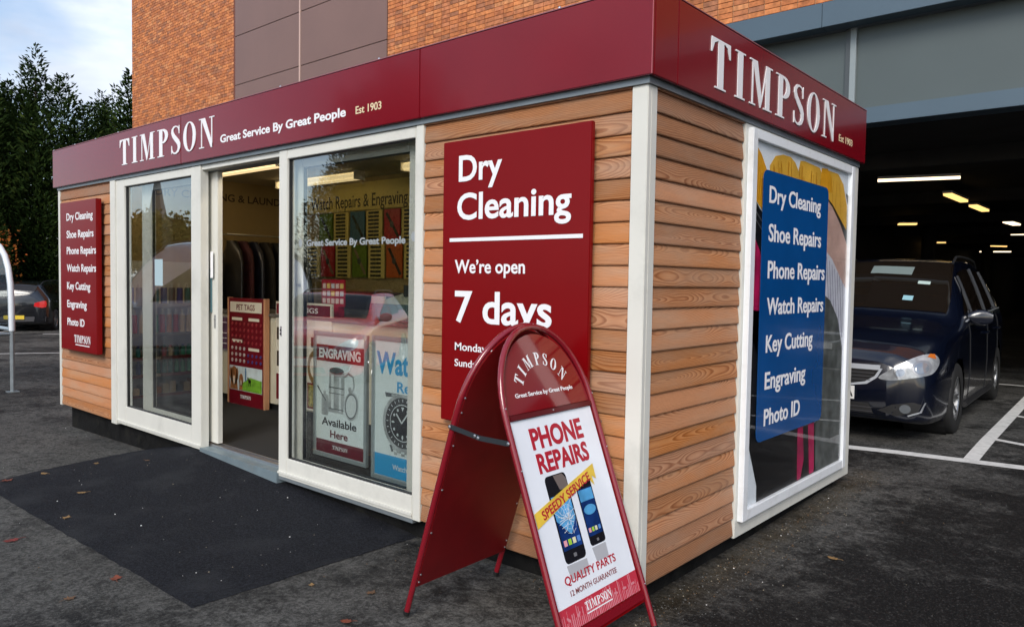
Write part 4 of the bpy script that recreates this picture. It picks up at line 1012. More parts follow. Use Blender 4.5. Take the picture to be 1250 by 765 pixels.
mm.f = [(3, 2, 1, 0), (4, 5, 6, 7), (0, 1, 5, 4), (1, 2, 6, 5), (2, 3, 7, 6), (3, 0, 4, 7)]; mm.m = [0]*6
mm.build('housing', tl, t, bevel=.012)
MB().poly([(-3.76, 1.43, 1.2255), (-3.07, 1.43, 1.2255), (-3.07, 1.88, 1.338), (-3.76, 1.88, 1.338)]).build('lid', tp, t)
MB().box(-3.6, -3.4, 1.66, 1.7, 1.29, 1.40).build('bracket', dark_steel, t)
t = thing('till', 'dark till with tilted screen at the right of the counter', 'till', (-2.7, 1.7, 1.065))
box('base', black, t, -2.95, -2.45, 1.5, 1.9, 1.066, 1.16, bevel=.01); box('screen', mat('screen_dark', (.03, .04, .05), .15), t, -2.9, -2.55, 1.6, 1.63, 1.22, 1.48); box('neck', black, t, -2.75, -2.7, 1.63, 1.68, 1.161, 1.3)
t = thing('finishing_machine', 'long dark bench machine against the rear wall under the strap boards', 'machine', (-4, 2.4, .03))
box('cabinet', mat('machine_grey', (.10, .115, .12), .45), t, -6.3, -1.7, 2.28, 2.69, .031, 1.1, bevel=.01); box('hood', dark_steel, t, -5.6, -3.2, 2.32, 2.68, 1.101, 1.30, bevel=.02)
box('print_label', white, t, -4.9, -4.65, 2.312, 2.3195, 1.18, 1.26)
t = tag(MB().tube([(-6.1+.02*i, 2.1, 1.075+.62*math.sin(PI*min(1, i/18))**.8) if i < 18 else (-5.74, 2.1, 1.07) for i in range(19)], .035, 8).build('extraction_hose', rubber, smooth=True), 'black flexible hose arching up behind the pet tags board', 'hose')
# garments on a rail
t = thing('clothes_rail', 'steel rail carrying dark garments at the back left of the shop', 'rail', (-6.9, 2.2, 2.1))
MB().tube([(-7.05, 1.75, 1.98), (-7.05, 2.7, 1.98)], .012, 8).build('rail', steel, t); MB().tube([(-7.38, 1.8, 1.98), (-7.05, 1.8, 1.98)], .010, 6).build('bracket', steel, t)
gcol = [(.012, .012, .014), (.05, .008, .012), (.014, .016, .03), (.02, .016, .012), (.012, .012, .012), (.016, .012, .02)]
for i in range(6):
    y = 1.82+.15*i; rows = []; rnd = random.Random(i)
    for k in range(9):
        v = k/8; z = 1.90-1.05*v; w = (.06+.19*min(1, v*5)**.6)*(1+.12*v); row = []
        for j in range(12):
            a = 2*PI*j/12; row.append((-7.05+w*math.cos(a), y+(.055+.02*math.sin(a*3+i+k*.3))*math.sin(a), z))
        rows.append(row)
    g = MB().grid(rows, close=True).build('garment', mat('cloth_%d' % i, gcol[i], .8 if i % 2 else .3, var=.4, vscale=12), smooth=True)
    tag(g, 'dark garment hanging on the rail, %s from the counter end' % ['first', 'second', 'third', 'fourth', 'fifth', 'sixth'][i], 'garment', 'garments on the rail')
# shelf unit on the left inner wall, seen through the left window
sh = thing('shelf_unit', 'white shelf unit of shoe care goods inside the left window', 'shelves', (-7.24, .85, .03))
shw = mat('shelf_white', (.60, .60, .56), .5)
box('back_panel', shw, sh, -7.398, -7.38, .20, 1.62, .031, 1.62); box('side_panel', shw, sh, -7.379, -7.06, .20, .215, .031, 1.62); box('side_panel', shw, sh, -7.379, -7.06, 1.605, 1.62, .031, 1.62)
levels = [.06, .30, .50, .78, 1.12]
for i, z in enumerate(levels):
    s_ = box('shelf', shw, sh, -7.379, -7.065, .216, 1.604, z-.018, z)
    box('price_strip', mat('strip_maroon', (.17, .01, .012), .4) if i in (0, 1, 2) else mat('strip_grey', (.2, .2, .19), .4), s_, -7.064, -7.058, .30 if i else .216, 1.604, z-.035, z+.004)
    if i in (1, 2): box('price_label', mat('title_cream', (.70, .64, .55), .4), s_, -7.0575, -7.055, .85, .93, z-.03, z)
def can(x, y, z, r, h, m1, m2, nm, lab, grp):
    t = thing(nm, lab, nm.replace('_', ' '), (x, y, z), 0, grp)
    MB().lathe([(0, z), (r, z), (r, z+h*.72), (r*.9, z+h*.78)], (x, y, 0), n=10).build('body', m1, t)
    MB().lathe([(r*.62, z+h*.76), (r*.62, z+h*.96), (r*.5, z+h), (0, z+h)], (x, y, 0), n=10).build('cap', m2, t)
names_ = ['first', 'second', 'third', 'fourth', 'fifth', 'sixth', 'seventh', 'eighth', 'ninth', 'tenth', 'eleventh', 'twelfth']
pc = [(.03, .06, .32), (.02, .20, .22), (.03, .32, .20), (.45, .03, .07), (.65, .52, .38), (.12, .13, .15), (.50, .18, .05)]
pcm = [mat('product_%d' % i, c, .3) for i, c in enumerate(pc)]
cap_w = mat('cap_pale', (.6, .6, .58), .4)
for i in range(12): can(-7.13, .70+.075*i, .50-.2+.001, .028, .155, pcm[(i//3) % 3], pcm[(i//3) % 3], 'spray_can', 'spray can on the second shelf up behind the left window, %s from the left' % names_[i], 'spray cans on the shelf')
for i in range(12): can(-7.13, .70+.075*i, .501, .027, .13, pcm[(1, 2, 2, 5, 3, 4)[i % 6]], pcm[(i*2) % 7], 'polish_tin', 'small polish bottle on the shelf above the spray cans, %s from the left' % names_[i], 'polish bottles on the shelf')
for i in range(12): can(-7.13, .66+.08*i, .781, .031, .27, pcm[(3, 4, 4, 2, 3, 6)[i % 6]], cap_w, 'cleaner_bottle', 'pale capped cleaner bottle on the waist high shelf, %s from the left' % names_[i], 'cleaner bottles on the shelf')
for i in range(10): can(-7.13, .62+.095*i, 1.121, .036, .24, pcm[(0, 5, 0, 1)[i % 4]], cap_w, 'cleaner_bottle', 'pale capped bottle on the top shelf, %s from the left' % names_[i], 'bottles on the top shelf')
for i in range(11):
    t = thing('insole_pack', 'small pack on the lowest shelf, %s from the left' % names_[i], 'pack', (-7.15, .66+.085*i, .061), 0, 'packs on the lowest shelf')
    MB().box(-7.22, -7.09, .63+.085*i, .70+.085*i, .061, .061+.08+.03*(i % 3)).build('pack', pcm[(4, 5, 4, 6, 4)[i % 5]], t, bevel=.008)
# window displays hanging inside the right pane
def win_frame(x0, x1, z0, z1, lab):
    t = thing('window_poster', lab, 'poster', ((x0+x1)/2, .25, z0)); fm = mat('snap_frame', (.50, .55, .57), .3, .5)
    mm = MB(); w = .030
    mm.box(x0, x0+w, .235, .262, z0, z1); mm.box(x1-w, x1, .235, .262, z0, z1); mm.box(x0+w+.0005, x1-w-.0005, .2365, .2605, z0, z0+w); mm.box(x0+w+.0005, x1-w-.0005, .2365, .2605, z1-w, z1)
    mm.build('frame', fm, t, bevel=.003)
    box('sheet', mat('sheet_pale', (.80, .86, .88), .5, spec=.1, var=.04), t, x0+w+.001, x1-w-.001, .245, .255, z0+w+.001, z1-w-.001)
    return t
PW = mpY(.2445)
t = win_frame(-2.972, -2.338, .135, 1.062, 'framed Engraving poster with tankard inside the right window')
art_obj('band', pm_, t, [rect(-2.938, -2.372, .845, .965), rect(-2.938, -2.372, .168, .262)], PW, .001)
art_obj('band_edge', white, t, [rect(-2.938, -2.372, .832, .843), rect(-2.938, -2.372, .967, .976), rect(-2.938, -2.372, .264, .270)], PW, .001)
text('ENGRAVING', -2.905, -2.412, .868, .072, white, t, PW, off=.002, bold=.035)
dk = mat('print_dark_ink', (.03, .03, .035), .4)
text('Available', -2.87, -2.455, .372, .058, dk, t, PW, off=.001, bold=.02)
text('Here', -2.765, -2.555, .287, .056, pm_, t, PW, off=.001, bold=.02)
timpson(-2.735, -2.555, .205, .028, white, t, PW, .002, th=.001, join=True, name='lettering')
g1 = mat('print_silver', (.42, .44, .45), .35, var=.5, vscale=7); g2 = mat('print_silver_dark', (.10, .11, .12), .4); g3 = mat('print_silver_light', (.72, .76, .78), .3)
art_obj('print_tankard', g1, t, [[(-2.79, .475), (-2.61, .475), (-2.595, .60), (-2.60, .775), (-2.78, .775)]], PW, .001)
art_obj('print_tankard_shine', g3, t, [rect(-2.755, -2.725, .50, .75), rect(-2.66, -2.635, .49, .74)], PW, .002)
art_obj('print_tankard_mouth', g2, t, [ell(-2.69, .782, .088, .026)], PW, .002)
art_obj('print_tankard_rings', g2, t, [rect(-2.782, -2.60, .655, .663), rect(-2.782, -2.60, .615, .620), rect(-2.785, -2.605, .50, .506)], PW, .0025)
mm = MB()
for q in _strip([(-2.60, .745), (-2.55, .775), (-2.495, .755), (-2.485, .69), (-2.52, .62), (-2.575, .575)], [.018]*6): art(mm, q, PW, .0015)
mm.build('print_handle', g1, t)
art_obj('print_watch', g1, t, [ell(-2.515, .545, .080, .105, 26, rot=-.2), ell(-2.53, .66, .020, .022, 14)], PW, .003)
art_obj('print_watch_rim', g2, t, [ell(-2.515, .545, .068, .092, 26, rot=-.2)], PW, .0034)
art_obj('print_watch_face', g3, t, [ell(-2.515, .545, .060, .082, 26, rot=-.2)], PW, .0038)
art_obj('print_flask', g1, t, [rrect(-2.875, -2.79, .445, .60, .015), rect(-2.85, -2.82, .60, .625)], PW, .0008)
mm = MB()
for q in _strip([(-2.925, .655), (-2.87, .60), (-2.82, .555)], [.012, .010, .008]): art(mm, q, PW, .0028)
mm.build('print_pen', g2, t)
t = win_frame(-2.283, -1.60, .085, 1.068, 'framed blue and white Watch Repairs poster inside the right window')
cy_ = mat('print_cyan', (.03, .36, .72), .35)
art_obj('band', cy_, t, [rect(-2.25, -1.634, .118, .265)], PW, .001)
text('Watch', -2.235, -1.745, .815, .150, cy_, t, PW, off=.001, bold=.03)
text('Repairs', -2.02, -1.64, .70, .072, cy_, t, PW, off=.001, bold=.02)
text('Watch Workshop', -2.06, -1.66, .175, .036, white, t, PW, off=.002, bold=.006)
cxw, czw = -1.965, .50
art_obj('print_bracelet', g2, t, [[(cxw-.17, czw+.16), (cxw+.10, czw+.18), (cxw+.07, czw+.19), (cxw-.18, czw+.19)], [(cxw-.13, czw-.16), (cxw+.13, czw-.16), (cxw+.15, czw-.205), (cxw-.11, czw-.205)]], PW, .0006)
mm = MB(); m2 = MB()
for k in range(11):      # bracelet links above and below the case
    for sgn in (-1, 1):
        z = czw+sgn*(.16+.018*k); xo = -.010*k if sgn > 0 else .004*k; w = (.105-.003*k)
        if z > .685 or z < .275: continue
        for c in range(5): art(mm if (c+k) % 2 else m2, rect(cxw-w+xo+c*w*.4, cxw-w+xo+(c+1)*w*.4-.003, z-.008, z+.008), PW, .001)
mm.build('print_links', g1, t); m2.build('print_links', g3, t)
art_obj('print_case', g1, t, [ell(cxw, czw, .200, .192, 36), [(cxw+.19, czw-.03), (cxw+.22, czw-.03), (cxw+.22, czw+.03), (cxw+.19, czw+.03)]], PW, .0018)
art_obj('print_bezel', dk, t, [ell(cxw+.005, czw, .176, .170, 36)], PW, .0024)
art_obj('print_inner_ring', g3, t, [ell(cxw+.005, czw, .129, .125, 36)], PW, .0028)
art_obj('print_dial', pblack, t, [ell(cxw+.005, czw, .123, .119, 36)], PW, .0032)
mm = MB()
for k in range(12):
    a = R(30*k); c_ = (cxw+.005+.098*math.sin(a), czw+.095*math.cos(a))
    if k == 0: art(mm, [(c_[0]-.014, c_[1]+.012), (c_[0], c_[1]-.016), (c_[0]+.014, c_[1]+.012)][::-1], PW, .0036)
    elif k % 3 == 0: art(mm, ell(c_[0], c_[1], .008 if k != 9 else .016, .016 if k == 6 else .007, 10), PW, .0036)
    else: art(mm, ell(c_[0], c_[1], .010, .010, 10), PW, .0036)
for k in range(24):
    a = R(15*k); p = [(cxw+.005+rr*math.sin(a+da), czw+rr*.97*math.cos(a+da)) for rr, da in ((.147, -.02), (.147, .02), (.165, .018), (.165, -.018))]
    art(mm, p, PW, .0028)
art(mm, [(cxw, czw+.004), (cxw-.055, czw+.062), (cxw-.064, czw+.055), (cxw-.006, czw-.006)], PW, .0040); art(mm, [(cxw, czw-.005), (cxw+.07, czw+.075), (cxw+.062, czw+.083), (cxw-.005, czw+.005)], PW, .0042)
mm.build('print_markers', g3, t)
# a fixed stand between frames and a hanging key bunch
t = thing('key_bunch', 'bunch of dark keys hanging left of the Engraving poster', 'keys', (-3.05, .4, .4))
for i in range(7):
    z = .46-.035*i; MB().lathe([(.006, -.004), (.020, -.004), (.020, .004), (.006, .004)], (-3.06+.015*(i % 3), .42, z), 'Y', 8).build('key', steel if i % 2 else dark_steel, t)

# ------------------------------------------------------------------ SUPERMARKET BEHIND
YB = 7.2
B = thing('supermarket_building', 'brick supermarket with brown panels above a dark open undercroft car park', 'building', (-2, YB, 0))
clay_o = brick_mat('brick_clay_single', 'obj'); clay = brick_mat()
mortar = mat('mortar', (.48, .34, .20), .9)
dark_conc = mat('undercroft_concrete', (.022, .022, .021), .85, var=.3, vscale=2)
# structure
wl = MB()
wl.box(-23.0, -16.705, YB+.004, YB+.3, -.4, 12); wl.box(-10.56, 20, YB+.004, YB+.3, 5.06, 12); wl.box(-16.7, -10.565, YB+.06, YB+.3, -.4, 12)
wl.box(-23.0, -22.7, YB+.301, 60, -.4, 12); wl.box(-10.56, -6.2, YB+.004, YB+.3, -.4, 5.059)
wl.build('wall', mortar, B)
BP, BR = .230, .0765
def brickbox(mm, x, z, ln=.218, h=.0665):
    d = random.uniform(0, .004); mm.box(x, x+ln, YB-.012-d, YB+.0035, z, z+h)
me_b = []
for k in range(4): mb_ = MB(); mb_.box(0, .218, -.012-.0012*k, .0035, 0, .0665); me_b.append(mb_.build('brick', clay_o, mesh_only=True))
big = MB(); cnt = 0
from bpy_extras.object_utils import world_to_camera_view
camM = mw.inverted(); fpx = 918.87
def px(P):
    q = camM @ Vector(P); d = -q.z
    return (512 + q.x/d*fpx*1024/1250, 313 - q.y/d*fpx*1024/1250) if d > 0 else (-1, -1)
def fascia_top_v(u):  # picture row of the kiosk's top edge, only used to choose which bricks are single objects
    return None
nx = int((20+10.56)/BP); single = []
for j in range(int((12-5.09)/BR)):
    z = 5.092+j*BR
    for i in range(nx):
        x = -10.555+i*BP; u, v = px((x+.1, YB, z+.03))
        # what stands in front of it: the kiosk fascia
        t = (3.158-(-3.039))/(YB+3.039)
        if -12 < u < 1040 and -8 < v: single.append((x, z, u, v))
        else: brickbox(big, x, z)
single.sort(key=lambda s: -s[0])
vis = []
for x, z, u, v in single:
    # seen past the kiosk when the sight line clears the fascia top edge (front edge y=-.038, side edge x=.038)
    P = Vector((x, YB, z)); O = Vector((1.8258, -3.0392, 1.4589)); hid = False
    t = (-.038-O.y)/(P.y-O.y); q = O+(P-O)*t
    if -7.53 < q.x < .038 and q.z < 2.78: hid = True
    if q.x >= .038 or True:
        t2 = (.038-O.x)/(P.x-O.x) if P.x < .038 else -1
        if 0 < t2 < 1:
            q2 = O+(P-O)*t2
            if -.038 < q2.y < 3.158 and q2.z < 2.78: hid = True
    (vis if not hid else []).append((x, z))
    if hid: brickbox(big, x, z)
off = Vector((-2, YB, 0))
for n_, (x, z) in enumerate(vis):
    if n_ < 300: link_mesh('brick', me_b[(n_*7) % 4], B, Vector((x, YB, z))-off)
    else: brickbox(big, x, z)
for j in range(70):       # lower wall right of the panels, behind the kiosk
    z = 5.092-(j+1)*BR
    for i in range(19):
        if z > -.35: brickbox(big, -10.555+i*BP, z)
# left tower: stretcher bond, too small to pick apart
for j in range(int(12.2/BR)):
    z = -.3+j*BR; o = (j % 2)*BP/2
    x = -22.99
    if o: big.box(x, x+.105, YB-.012, YB+.0035, z, z+.0665); x += .115
    while x+.218 < -16.78: brickbox(big, x, z); x += BP
    big.box(x, min(x+.218, -16.77), YB-.012, YB+.0035, z, z+.0665)
tag(big.build('brickwork', clay, B), kind='stuff')
pan = mat('brown_cladding', (.20, .115, .095), .45, .1, var=.05, vscale=1)
jt = 1.252
for ci, (x0, x1) in enumerate(((-16.70, -13.765), (-13.715, -10.57))):
    for j in range(9):
        z0 = .144+j*jt; MB().box(x0+.006, x1-.006, YB-.02, YB+.055, z0+.006, z0+jt-.006).build('cladding_panel', pan, B, bevel=.006)
box('panel_joint_trim', mat('trim_pale_brown', (.55, .38, .32), .4), B, -13.763, -13.717, YB-.03, YB+.05, .1, 11.4)
box('reveal_trim', mat('reveal_rust', (.16, .04, .015), .5), B, -16.765, -16.702, YB-.018, YB+.05, -.3, 11.9)
bl_m = mat('blue_grey_steel', (.075, .115, .15), .45, .1, var=.05, vscale=1)
gp_m = mat('grey_panel', (.080, .100, .100), .4, .1, var=.06, vscale=.8)
box('flashing', bl_m, B, -6.1, -1.655, YB-.22, YB+.02, 4.775, 5.088, bevel=.004); box('flashing', bl_m, B, -1.650, 3.0, YB-.22, YB+.02, 4.775, 5.088, bevel=.004); box('flashing', bl_m, B, 3.005, 20, YB-.22, YB+.02, 4.775, 5.088, bevel=.004)
box('spandrel_panel', gp_m, B, -6.1, -1.435, YB+.10, YB+.14, 3.735, 4.774); box('spandrel_panel', gp_m, B, -1.30, 4.2, YB+.10, YB+.14, 3.735, 4.774); box('spandrel_panel', gp_m, B, 4.26, 20, YB+.10, YB+.14, 3.735, 4.774)
box('downpipe_trim', mat('trim_grey_dark', (.06, .07, .075), .4), B, -1.433, -1.375, YB+.06, YB+.15, 3.73, 4.774); box('downpipe_trim', mat('trim_grey_light', (.25, .29, .30), .35), B, -1.373, -1.302, YB+.05, YB+.15, 3.73, 4.774)
box('beam', bl_m, B, -6.1, 20, YB+.02, YB+.35, 3.53, 3.728, bevel=.004)
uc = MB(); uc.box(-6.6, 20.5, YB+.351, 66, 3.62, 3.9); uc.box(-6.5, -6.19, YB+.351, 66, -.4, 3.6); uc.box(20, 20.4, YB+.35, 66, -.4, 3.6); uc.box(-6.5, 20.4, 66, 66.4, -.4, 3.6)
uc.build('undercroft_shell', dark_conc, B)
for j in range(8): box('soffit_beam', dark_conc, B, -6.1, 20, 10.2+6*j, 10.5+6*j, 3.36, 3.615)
rf = MB(); rf.box(-23.05, 20.3, YB-.05, 60, 12, 12.2); rf.build('roof', grey_metal, B)
for (x, y) in ((-4.8, 16), (-4.8, 28), (3.2, 28), (9.5, 16), (3.2, 40), (-4.8, 40), (12, 9.5)):
    c_ = MB().lathe([(.25, gz(x, y)-.1), (.25, 3.6)], (x, y, 0), n=16).build('column', dark_conc, B)
lamp_c = mat('undercroft_tube', (.8, .7, .5), .5, emit=(1.0, .78, .50), estr=1.4)
lamp_d = mat('undercroft_tube_dim', (.6, .5, .3), .5, emit=(.9, .55, .18), estr=1.0)
def strip(x0, y0, x1, y1, w, material, lab, z=3.34):
    t = thing('ceiling_light', lab, 'ceiling light', ((x0+x1)/2, (y0+y1)/2, 3.36), 0, 'strip lights under the building')
    d = Vector((x1-x0, y1-y0, 0)); ln = d.length; d.normalize(); n_ = Vector((-d.y, d.x, 0)); a = Vector((x0, y0, 0))
    def prism(w_, z0, z1, nm, mt_):
        mm = MB(); c = [a+n_*w_, a+d*ln+n_*w_, a+d*ln-n_*w_, a-n_*w_]
        mm.v = [(*p.xy, z0) for p in c]+[(*p.xy, z1) for p in c]; mm.f = [(0, 1, 2, 3), (7, 6, 5, 4), (0, 4, 5, 1), (1, 5, 6, 2), (2, 6, 7, 3), (3, 7, 4, 0)]; mm.m = [0]*6
        return mm.build(nm, mt_, t)
    prism(w, z, z+.045, 'diffuser', material); prism(w+.02, z+.0455, z+.09, 'housing', fit_w)
strip(-2.17, 11.6, -.93, 11.95, .026, lamp_c, 'longest strip light, nearest under the building edge')
strip(-1.62, 14.5, -1.60, 16.1, .075, lamp_d, 'second strip light from the front, seen end on and slanting')
strip(-1.62, 17.2, -1.60, 18.7, .08, lamp_d, 'third dimmer strip light, slanting, behind the second')
strip(-4.40, 22.1, -3.95, 22.3, .12, lamp_d, 'yellow lamp low in the dark, left of the slanting strips')
strip(-1.68, 22.6, -1.6, 23.9, .10, lamp_c, 'strip light at the right picture edge, upper of two')
strip(-2.35, 28.6, -1.6, 28.9, .05, lamp_c, 'thin strip light at the right picture edge above the car roof')
strip(-6.05, 33, -5.3, 33.3, .06, lamp_d, 'faint far lamp above the left of the car roof')
strip(-4.2, 37, -3.7, 37.6, .05, lamp_d, 'faint far lamp left of the bright strip over the car')
strip(-5.6, 43.0, -4.3, 43.5, .10, lamp_c, 'bright far strip light just above the dark blue car roof')
strip(-4.2, 56.5, -2.9, 56.9, .10, lamp_c, 'far strip light right of the dark blue car roof')
strip(-1.2, 60.5, .3, 60.9, .10, lamp_c, 'farthest strip light near the right picture edge')

# ------------------------------------------------------------------ CARS
def cr_interp(vals, t):      # Catmull-Rom through rows
    n = len(vals); i = min(n-2, max(0, int(t))); f = t-i
    p0, p1, p2, p3 = vals[max(0, i-1)], vals[i], vals[i+1], vals[min(n-1, i+2)]
    return [.5*((2*b)+(-a+c)*f+(2*a-5*b+4*c-d)*f*f+(-a+3*b-3*c+d)*f**3) for a, b, c, d in zip(p0, p1, p2, p3)]
MPV = [  # y, then eight (x,z) pairs from sill to roof centre
 (.00, .50,.24, .56,.28, .60,.40, .60,.54, .56,.64, .48,.68, .38,.70, 0,.72),
 (.06, .66,.20, .72,.24, .76,.40, .745,.57, .69,.69, .58,.74, .45,.77, 0,.795),
 (.20, .72,.17, .80,.21, .835,.43, .825,.62, .77,.75, .66,.81, .48,.84, 0,.865),
 (.45, .75,.16, .845,.2, .870,.45, .865,.67, .82,.835, .71,.89, .51,.92, 0,.945),
 (.80, .76,.16, .86,.2, .885,.47, .882,.72, .85,.90, .74,.95, .53,.985, 0,1.01),
 (1.10, .76,.16, .865,.2, .890,.47, .890,.75, .865,.95, .75,1.02, .55,1.05, 0,1.08),
 (1.35, .76,.16, .865,.2, .892,.48, .892,.77, .872,.975, .755,1.17, .58,1.215, 0,1.25),
 (1.62, .76,.16, .865,.2, .895,.48, .895,.78, .875,.99, .72,1.36, .575,1.415, 0,1.45),
 (1.92, .76,.16, .865,.2, .895,.48, .895,.79, .875,1.0, .685,1.50, .565,1.575, 0,1.60),
 (2.40, .76,.16, .865,.2, .895,.48, .895,.79, .875,1.01, .675,1.545, .56,1.615, 0,1.645),
 (3.30, .76,.16, .865,.2, .895,.48, .895,.80, .872,1.03, .660,1.54, .55,1.61, 0,1.64),
 (4.00, .75,.17, .855,.22, .885,.48, .885,.80, .855,1.05, .630,1.49, .53,1.56, 0,1.59),
 (4.30, .72,.20, .82,.25, .860,.50, .86,.80, .825,1.04, .59,1.40, .50,1.46, 0,1.50),
 (4.42, .66,.24, .76,.30, .80,.52, .80,.78, .75,1.00, .53,1.22, .45,1.27, 0,1.31),
 (4.467, .5,.30, .6,.36, .64,.55, .64,.74, .60,.95, .42,1.10, .35,1.14, 0,1.16)]
def car_fn(st):
    ys = [s[0] for s in st]
    def P(y, k, side=1):
        y = min(max(y, ys[0]), ys[-1]); i = max(0, min(len(ys)-2, next((j for j in range(len(ys)-1) if y <= ys[j+1]), len(ys)-2)))
        t = i + (y-ys[i])/(ys[i+1]-ys[i]); row = cr_interp([s[1:] for s in st], t)
        pts = [(row[2*j], row[2*j+1]) for j in range(8)]
        if k >= 7: x, z = pts[7]
        else: x, z = cr_interp(pts, k)
        return Vector((side*max(0, x), y, z))
    return P
def make_car(name, label, loc, rz, paint, stations=MPV, scale=1.0, wheels=((.95, .325), (3.65, .325)), cat='car', group=None, plate=None, windows=((1.42, 1.74, 4.3), (1.80, 2.62, 4.18), (2.70, 3.45, 4.18), (3.52, 4.12, 4.25)), ws=(1.13, 1.90), detail=True, rear=False):
    root = thing(name, label, cat, loc, rz, group); root.scale = (scale,)*3
    WM[root.name] = WM[root.name] @ Matrix.Scale(scale, 4)
    P = car_fn(stations); y0, y1 = stations[0][0], stations[-1][0]
    R0 = .365
    N = 96 if detail else 48; KS = [i*7/28 for i in range(29)]
    ysam = sorted(set([y0+(y1-y0)*(.5-.5*math.cos(PI*i/N)) for i in range(N+1)]))
    rows = []
    for y in ysam: rows.append([P(y, k, 1) for k in KS] + [P(y, k, -1) for k in KS[::-1][1:]])
    bm = bmesh.new(); V = [[bm.verts.new(p) for p in r_] for r_ in rows]
    def inarch(c, R_):
        return abs(c.x) > .55 and any(math.hypot(c.y-wy, c.z-wz) < R_ for wy, wz in wheels)
    for r_ in V:
        for v in r_:
            if abs(v.co.x) > .55 and v.co.z < .95:
                for wy, wz in wheels:
                    d = math.hypot(v.co.y-wy, v.co.z-wz)
                    if R0-.035 < d < R0+.03: v.co.y = wy+(v.co.y-wy)*R0/d; v.co.z = wz+(v.co.z-wz)*R0/d
    for i in range(len(V)-1):
        for j in range(len(V[0])-1):
            q = (V[i][j], V[i][j+1], V[i+1][j+1], V[i+1][j]); c = sum((v.co for v in q), Vector())/4
            if inarch(c, R0-.004): continue
            bm.faces.new(q)
        # floor
        q = (V[i][0], V[i+1][0], V[i+1][-1], V[i][-1]); 
        try: bm.faces.new(q)
        except ValueError: pass
    bm.faces.new(V[0][::-1]); bm.faces.new(V[-1])
    bmesh.ops.triangulate(bm, faces=[f for f in bm.faces if len(f.verts) > 4])
    me = bpy.data.meshes.new('body'); bm.to_mesh(me); bvh = BVHTree.FromBMesh(bm); bm.free()
    me.materials.append(paint); me.polygons.foreach_set('use_smooth', [True]*len(me.polygons))
    body = bpy.data.objects.new('body', me); C.objects.link(body); body.parent = root
    glass = mat('car_glass', (.010, .007, .005), .02, spec=.6, coat=.2)
    def patch(nm, yk, material, o=.006, side=None, nu=14, nv=8, par=root):
        """yk: function (u,v in 0..1) -> (y,k); built for one side or right across"""
        mm = MB()
        for sgn in ((1, -1) if side is None else (side,)):
            g = []
            for a in range(nu+1):
                row = []
                for b in range(nv+1):
                    y, k = yk(a/nu, b/nv); p = P(y, k, sgn); e = .01
                    n_ = (P(y+e, k, sgn)-P(y-e, k, sgn)).cross(P(y, min(7, k+.05), sgn)-P(y, k-.05, sgn))*sgn
                    n_ = n_.normalized() if n_.length > 0 else Vector((0, 0, 1))
                    if n_.z < 0 and k > 6: n_ = -n_
                    if n_.x*sgn < 0 and k < 6: n_ = -n_
                    row.append(p+n_*o)
                g.append(row)
            mm.grid(g)
        return mm.build(nm, material, par, local=True, smooth=True)
    ya, yb = ws
    patch('windscreen', lambda u, v: (ya+.04+(yb-ya-.04)*u + .03*(1-v), 5.18+1.82*v), glass, nu=14, nv=12)
    for i, (a, b, k0) in enumerate(windows):
        for sgn in (1, -1):
            top = 4.93 if i else 4.72
            patch('side_window', lambda u, v, a=a, b=b, k0=k0, top=top, i=i: (a+(b-a)*u+(.10*v if i < 1 else .05*v*(1-u)), k0+(top-k0)*v*(1 if i else .35+.65*u)), glass, side=sgn, nu=10, nv=5)
    yr = y1
    patch('rear_window', lambda u, v: (yr-.33+.27*u, 5.25+1.75*v), glass, nu=8, nv=8)
    # wheels
    rm_ = mat('alloy', (.42, .43, .44), .28, .9)
    tyre = MB().lathe([(.20, -.10), (.30, -.105), (.322, -.085), (.327, -.04), (.327, .04), (.322, .085), (.30, .105), (.20, .10)], axis='X', n=28)
    rim = MB().lathe([(.215, -.09), (.218, .07), (.222, .088), (.212, .092), (.200, .078), (.195, .02), (.190, .0)], axis='X', n=28)
    rim.lathe([(0, .075), (.035, .075), (.05, .062), (.055, .03)], axis='X', n=14)
    for k in range(7):
        for d in (-.085, .085):
            a = 2*PI*k/7+d; a2 = 2*PI*k/7+d*.35; s_, c_ = math.sin(a), math.cos(a); s2, c2 = math.sin(a2), math.cos(a2)
            p0 = Vector((.062, c2*.045, s2*.045)); p1 = Vector((.082, c_*.205, s_*.205)); t_ = Vector((0, -s_, c_))*.011
            bb = len(rim.v); rim.v += [p0+t_, p0-t_, p1-t_, p1+t_, p0+t_-Vector((.03, 0, 0)), p0-t_-Vector((.03, 0, 0)), p1-t_-Vector((.02, 0, 0)), p1+t_-Vector((.02, 0, 0))]
            rim.f += [tuple(bb+i for i in f) for f in ((0, 1, 2, 3), (0, 4, 5, 1), (2, 6, 7, 3), (1, 5, 6, 2), (3, 7, 4, 0))]; rim.m += [0]*5
    rim.lathe([(0, .0), (.19, .0)], axis='X', n=20, mi=1)
    tm = tyre.build('tyre', mat('tyre_rubber', (.010, .010, .010), .7), mesh_only=True, smooth=True); rmm = rim.build('rim', [rm_, black], mesh_only=True)
    lm = MB().lathe([(.36, -.22), (.36, .12)], axis='X', n=28).lathe([(0, -.22), (.36, -.22)], axis='X', n=28).build('arch_liner', black, mesh_only=True)
    for wy, wz in wheels:
        for sgn in (1, -1):
            w_ = link_mesh('wheel', tm, root, (sgn*.785, wy, wz), (0, 0, 0 if sgn > 0 else PI)); link_mesh('rim', rmm, w_)
            link_mesh('arch_liner', lm, root, (sgn*.72, wy, wz), (0, 0, 0 if sgn > 0 else PI))
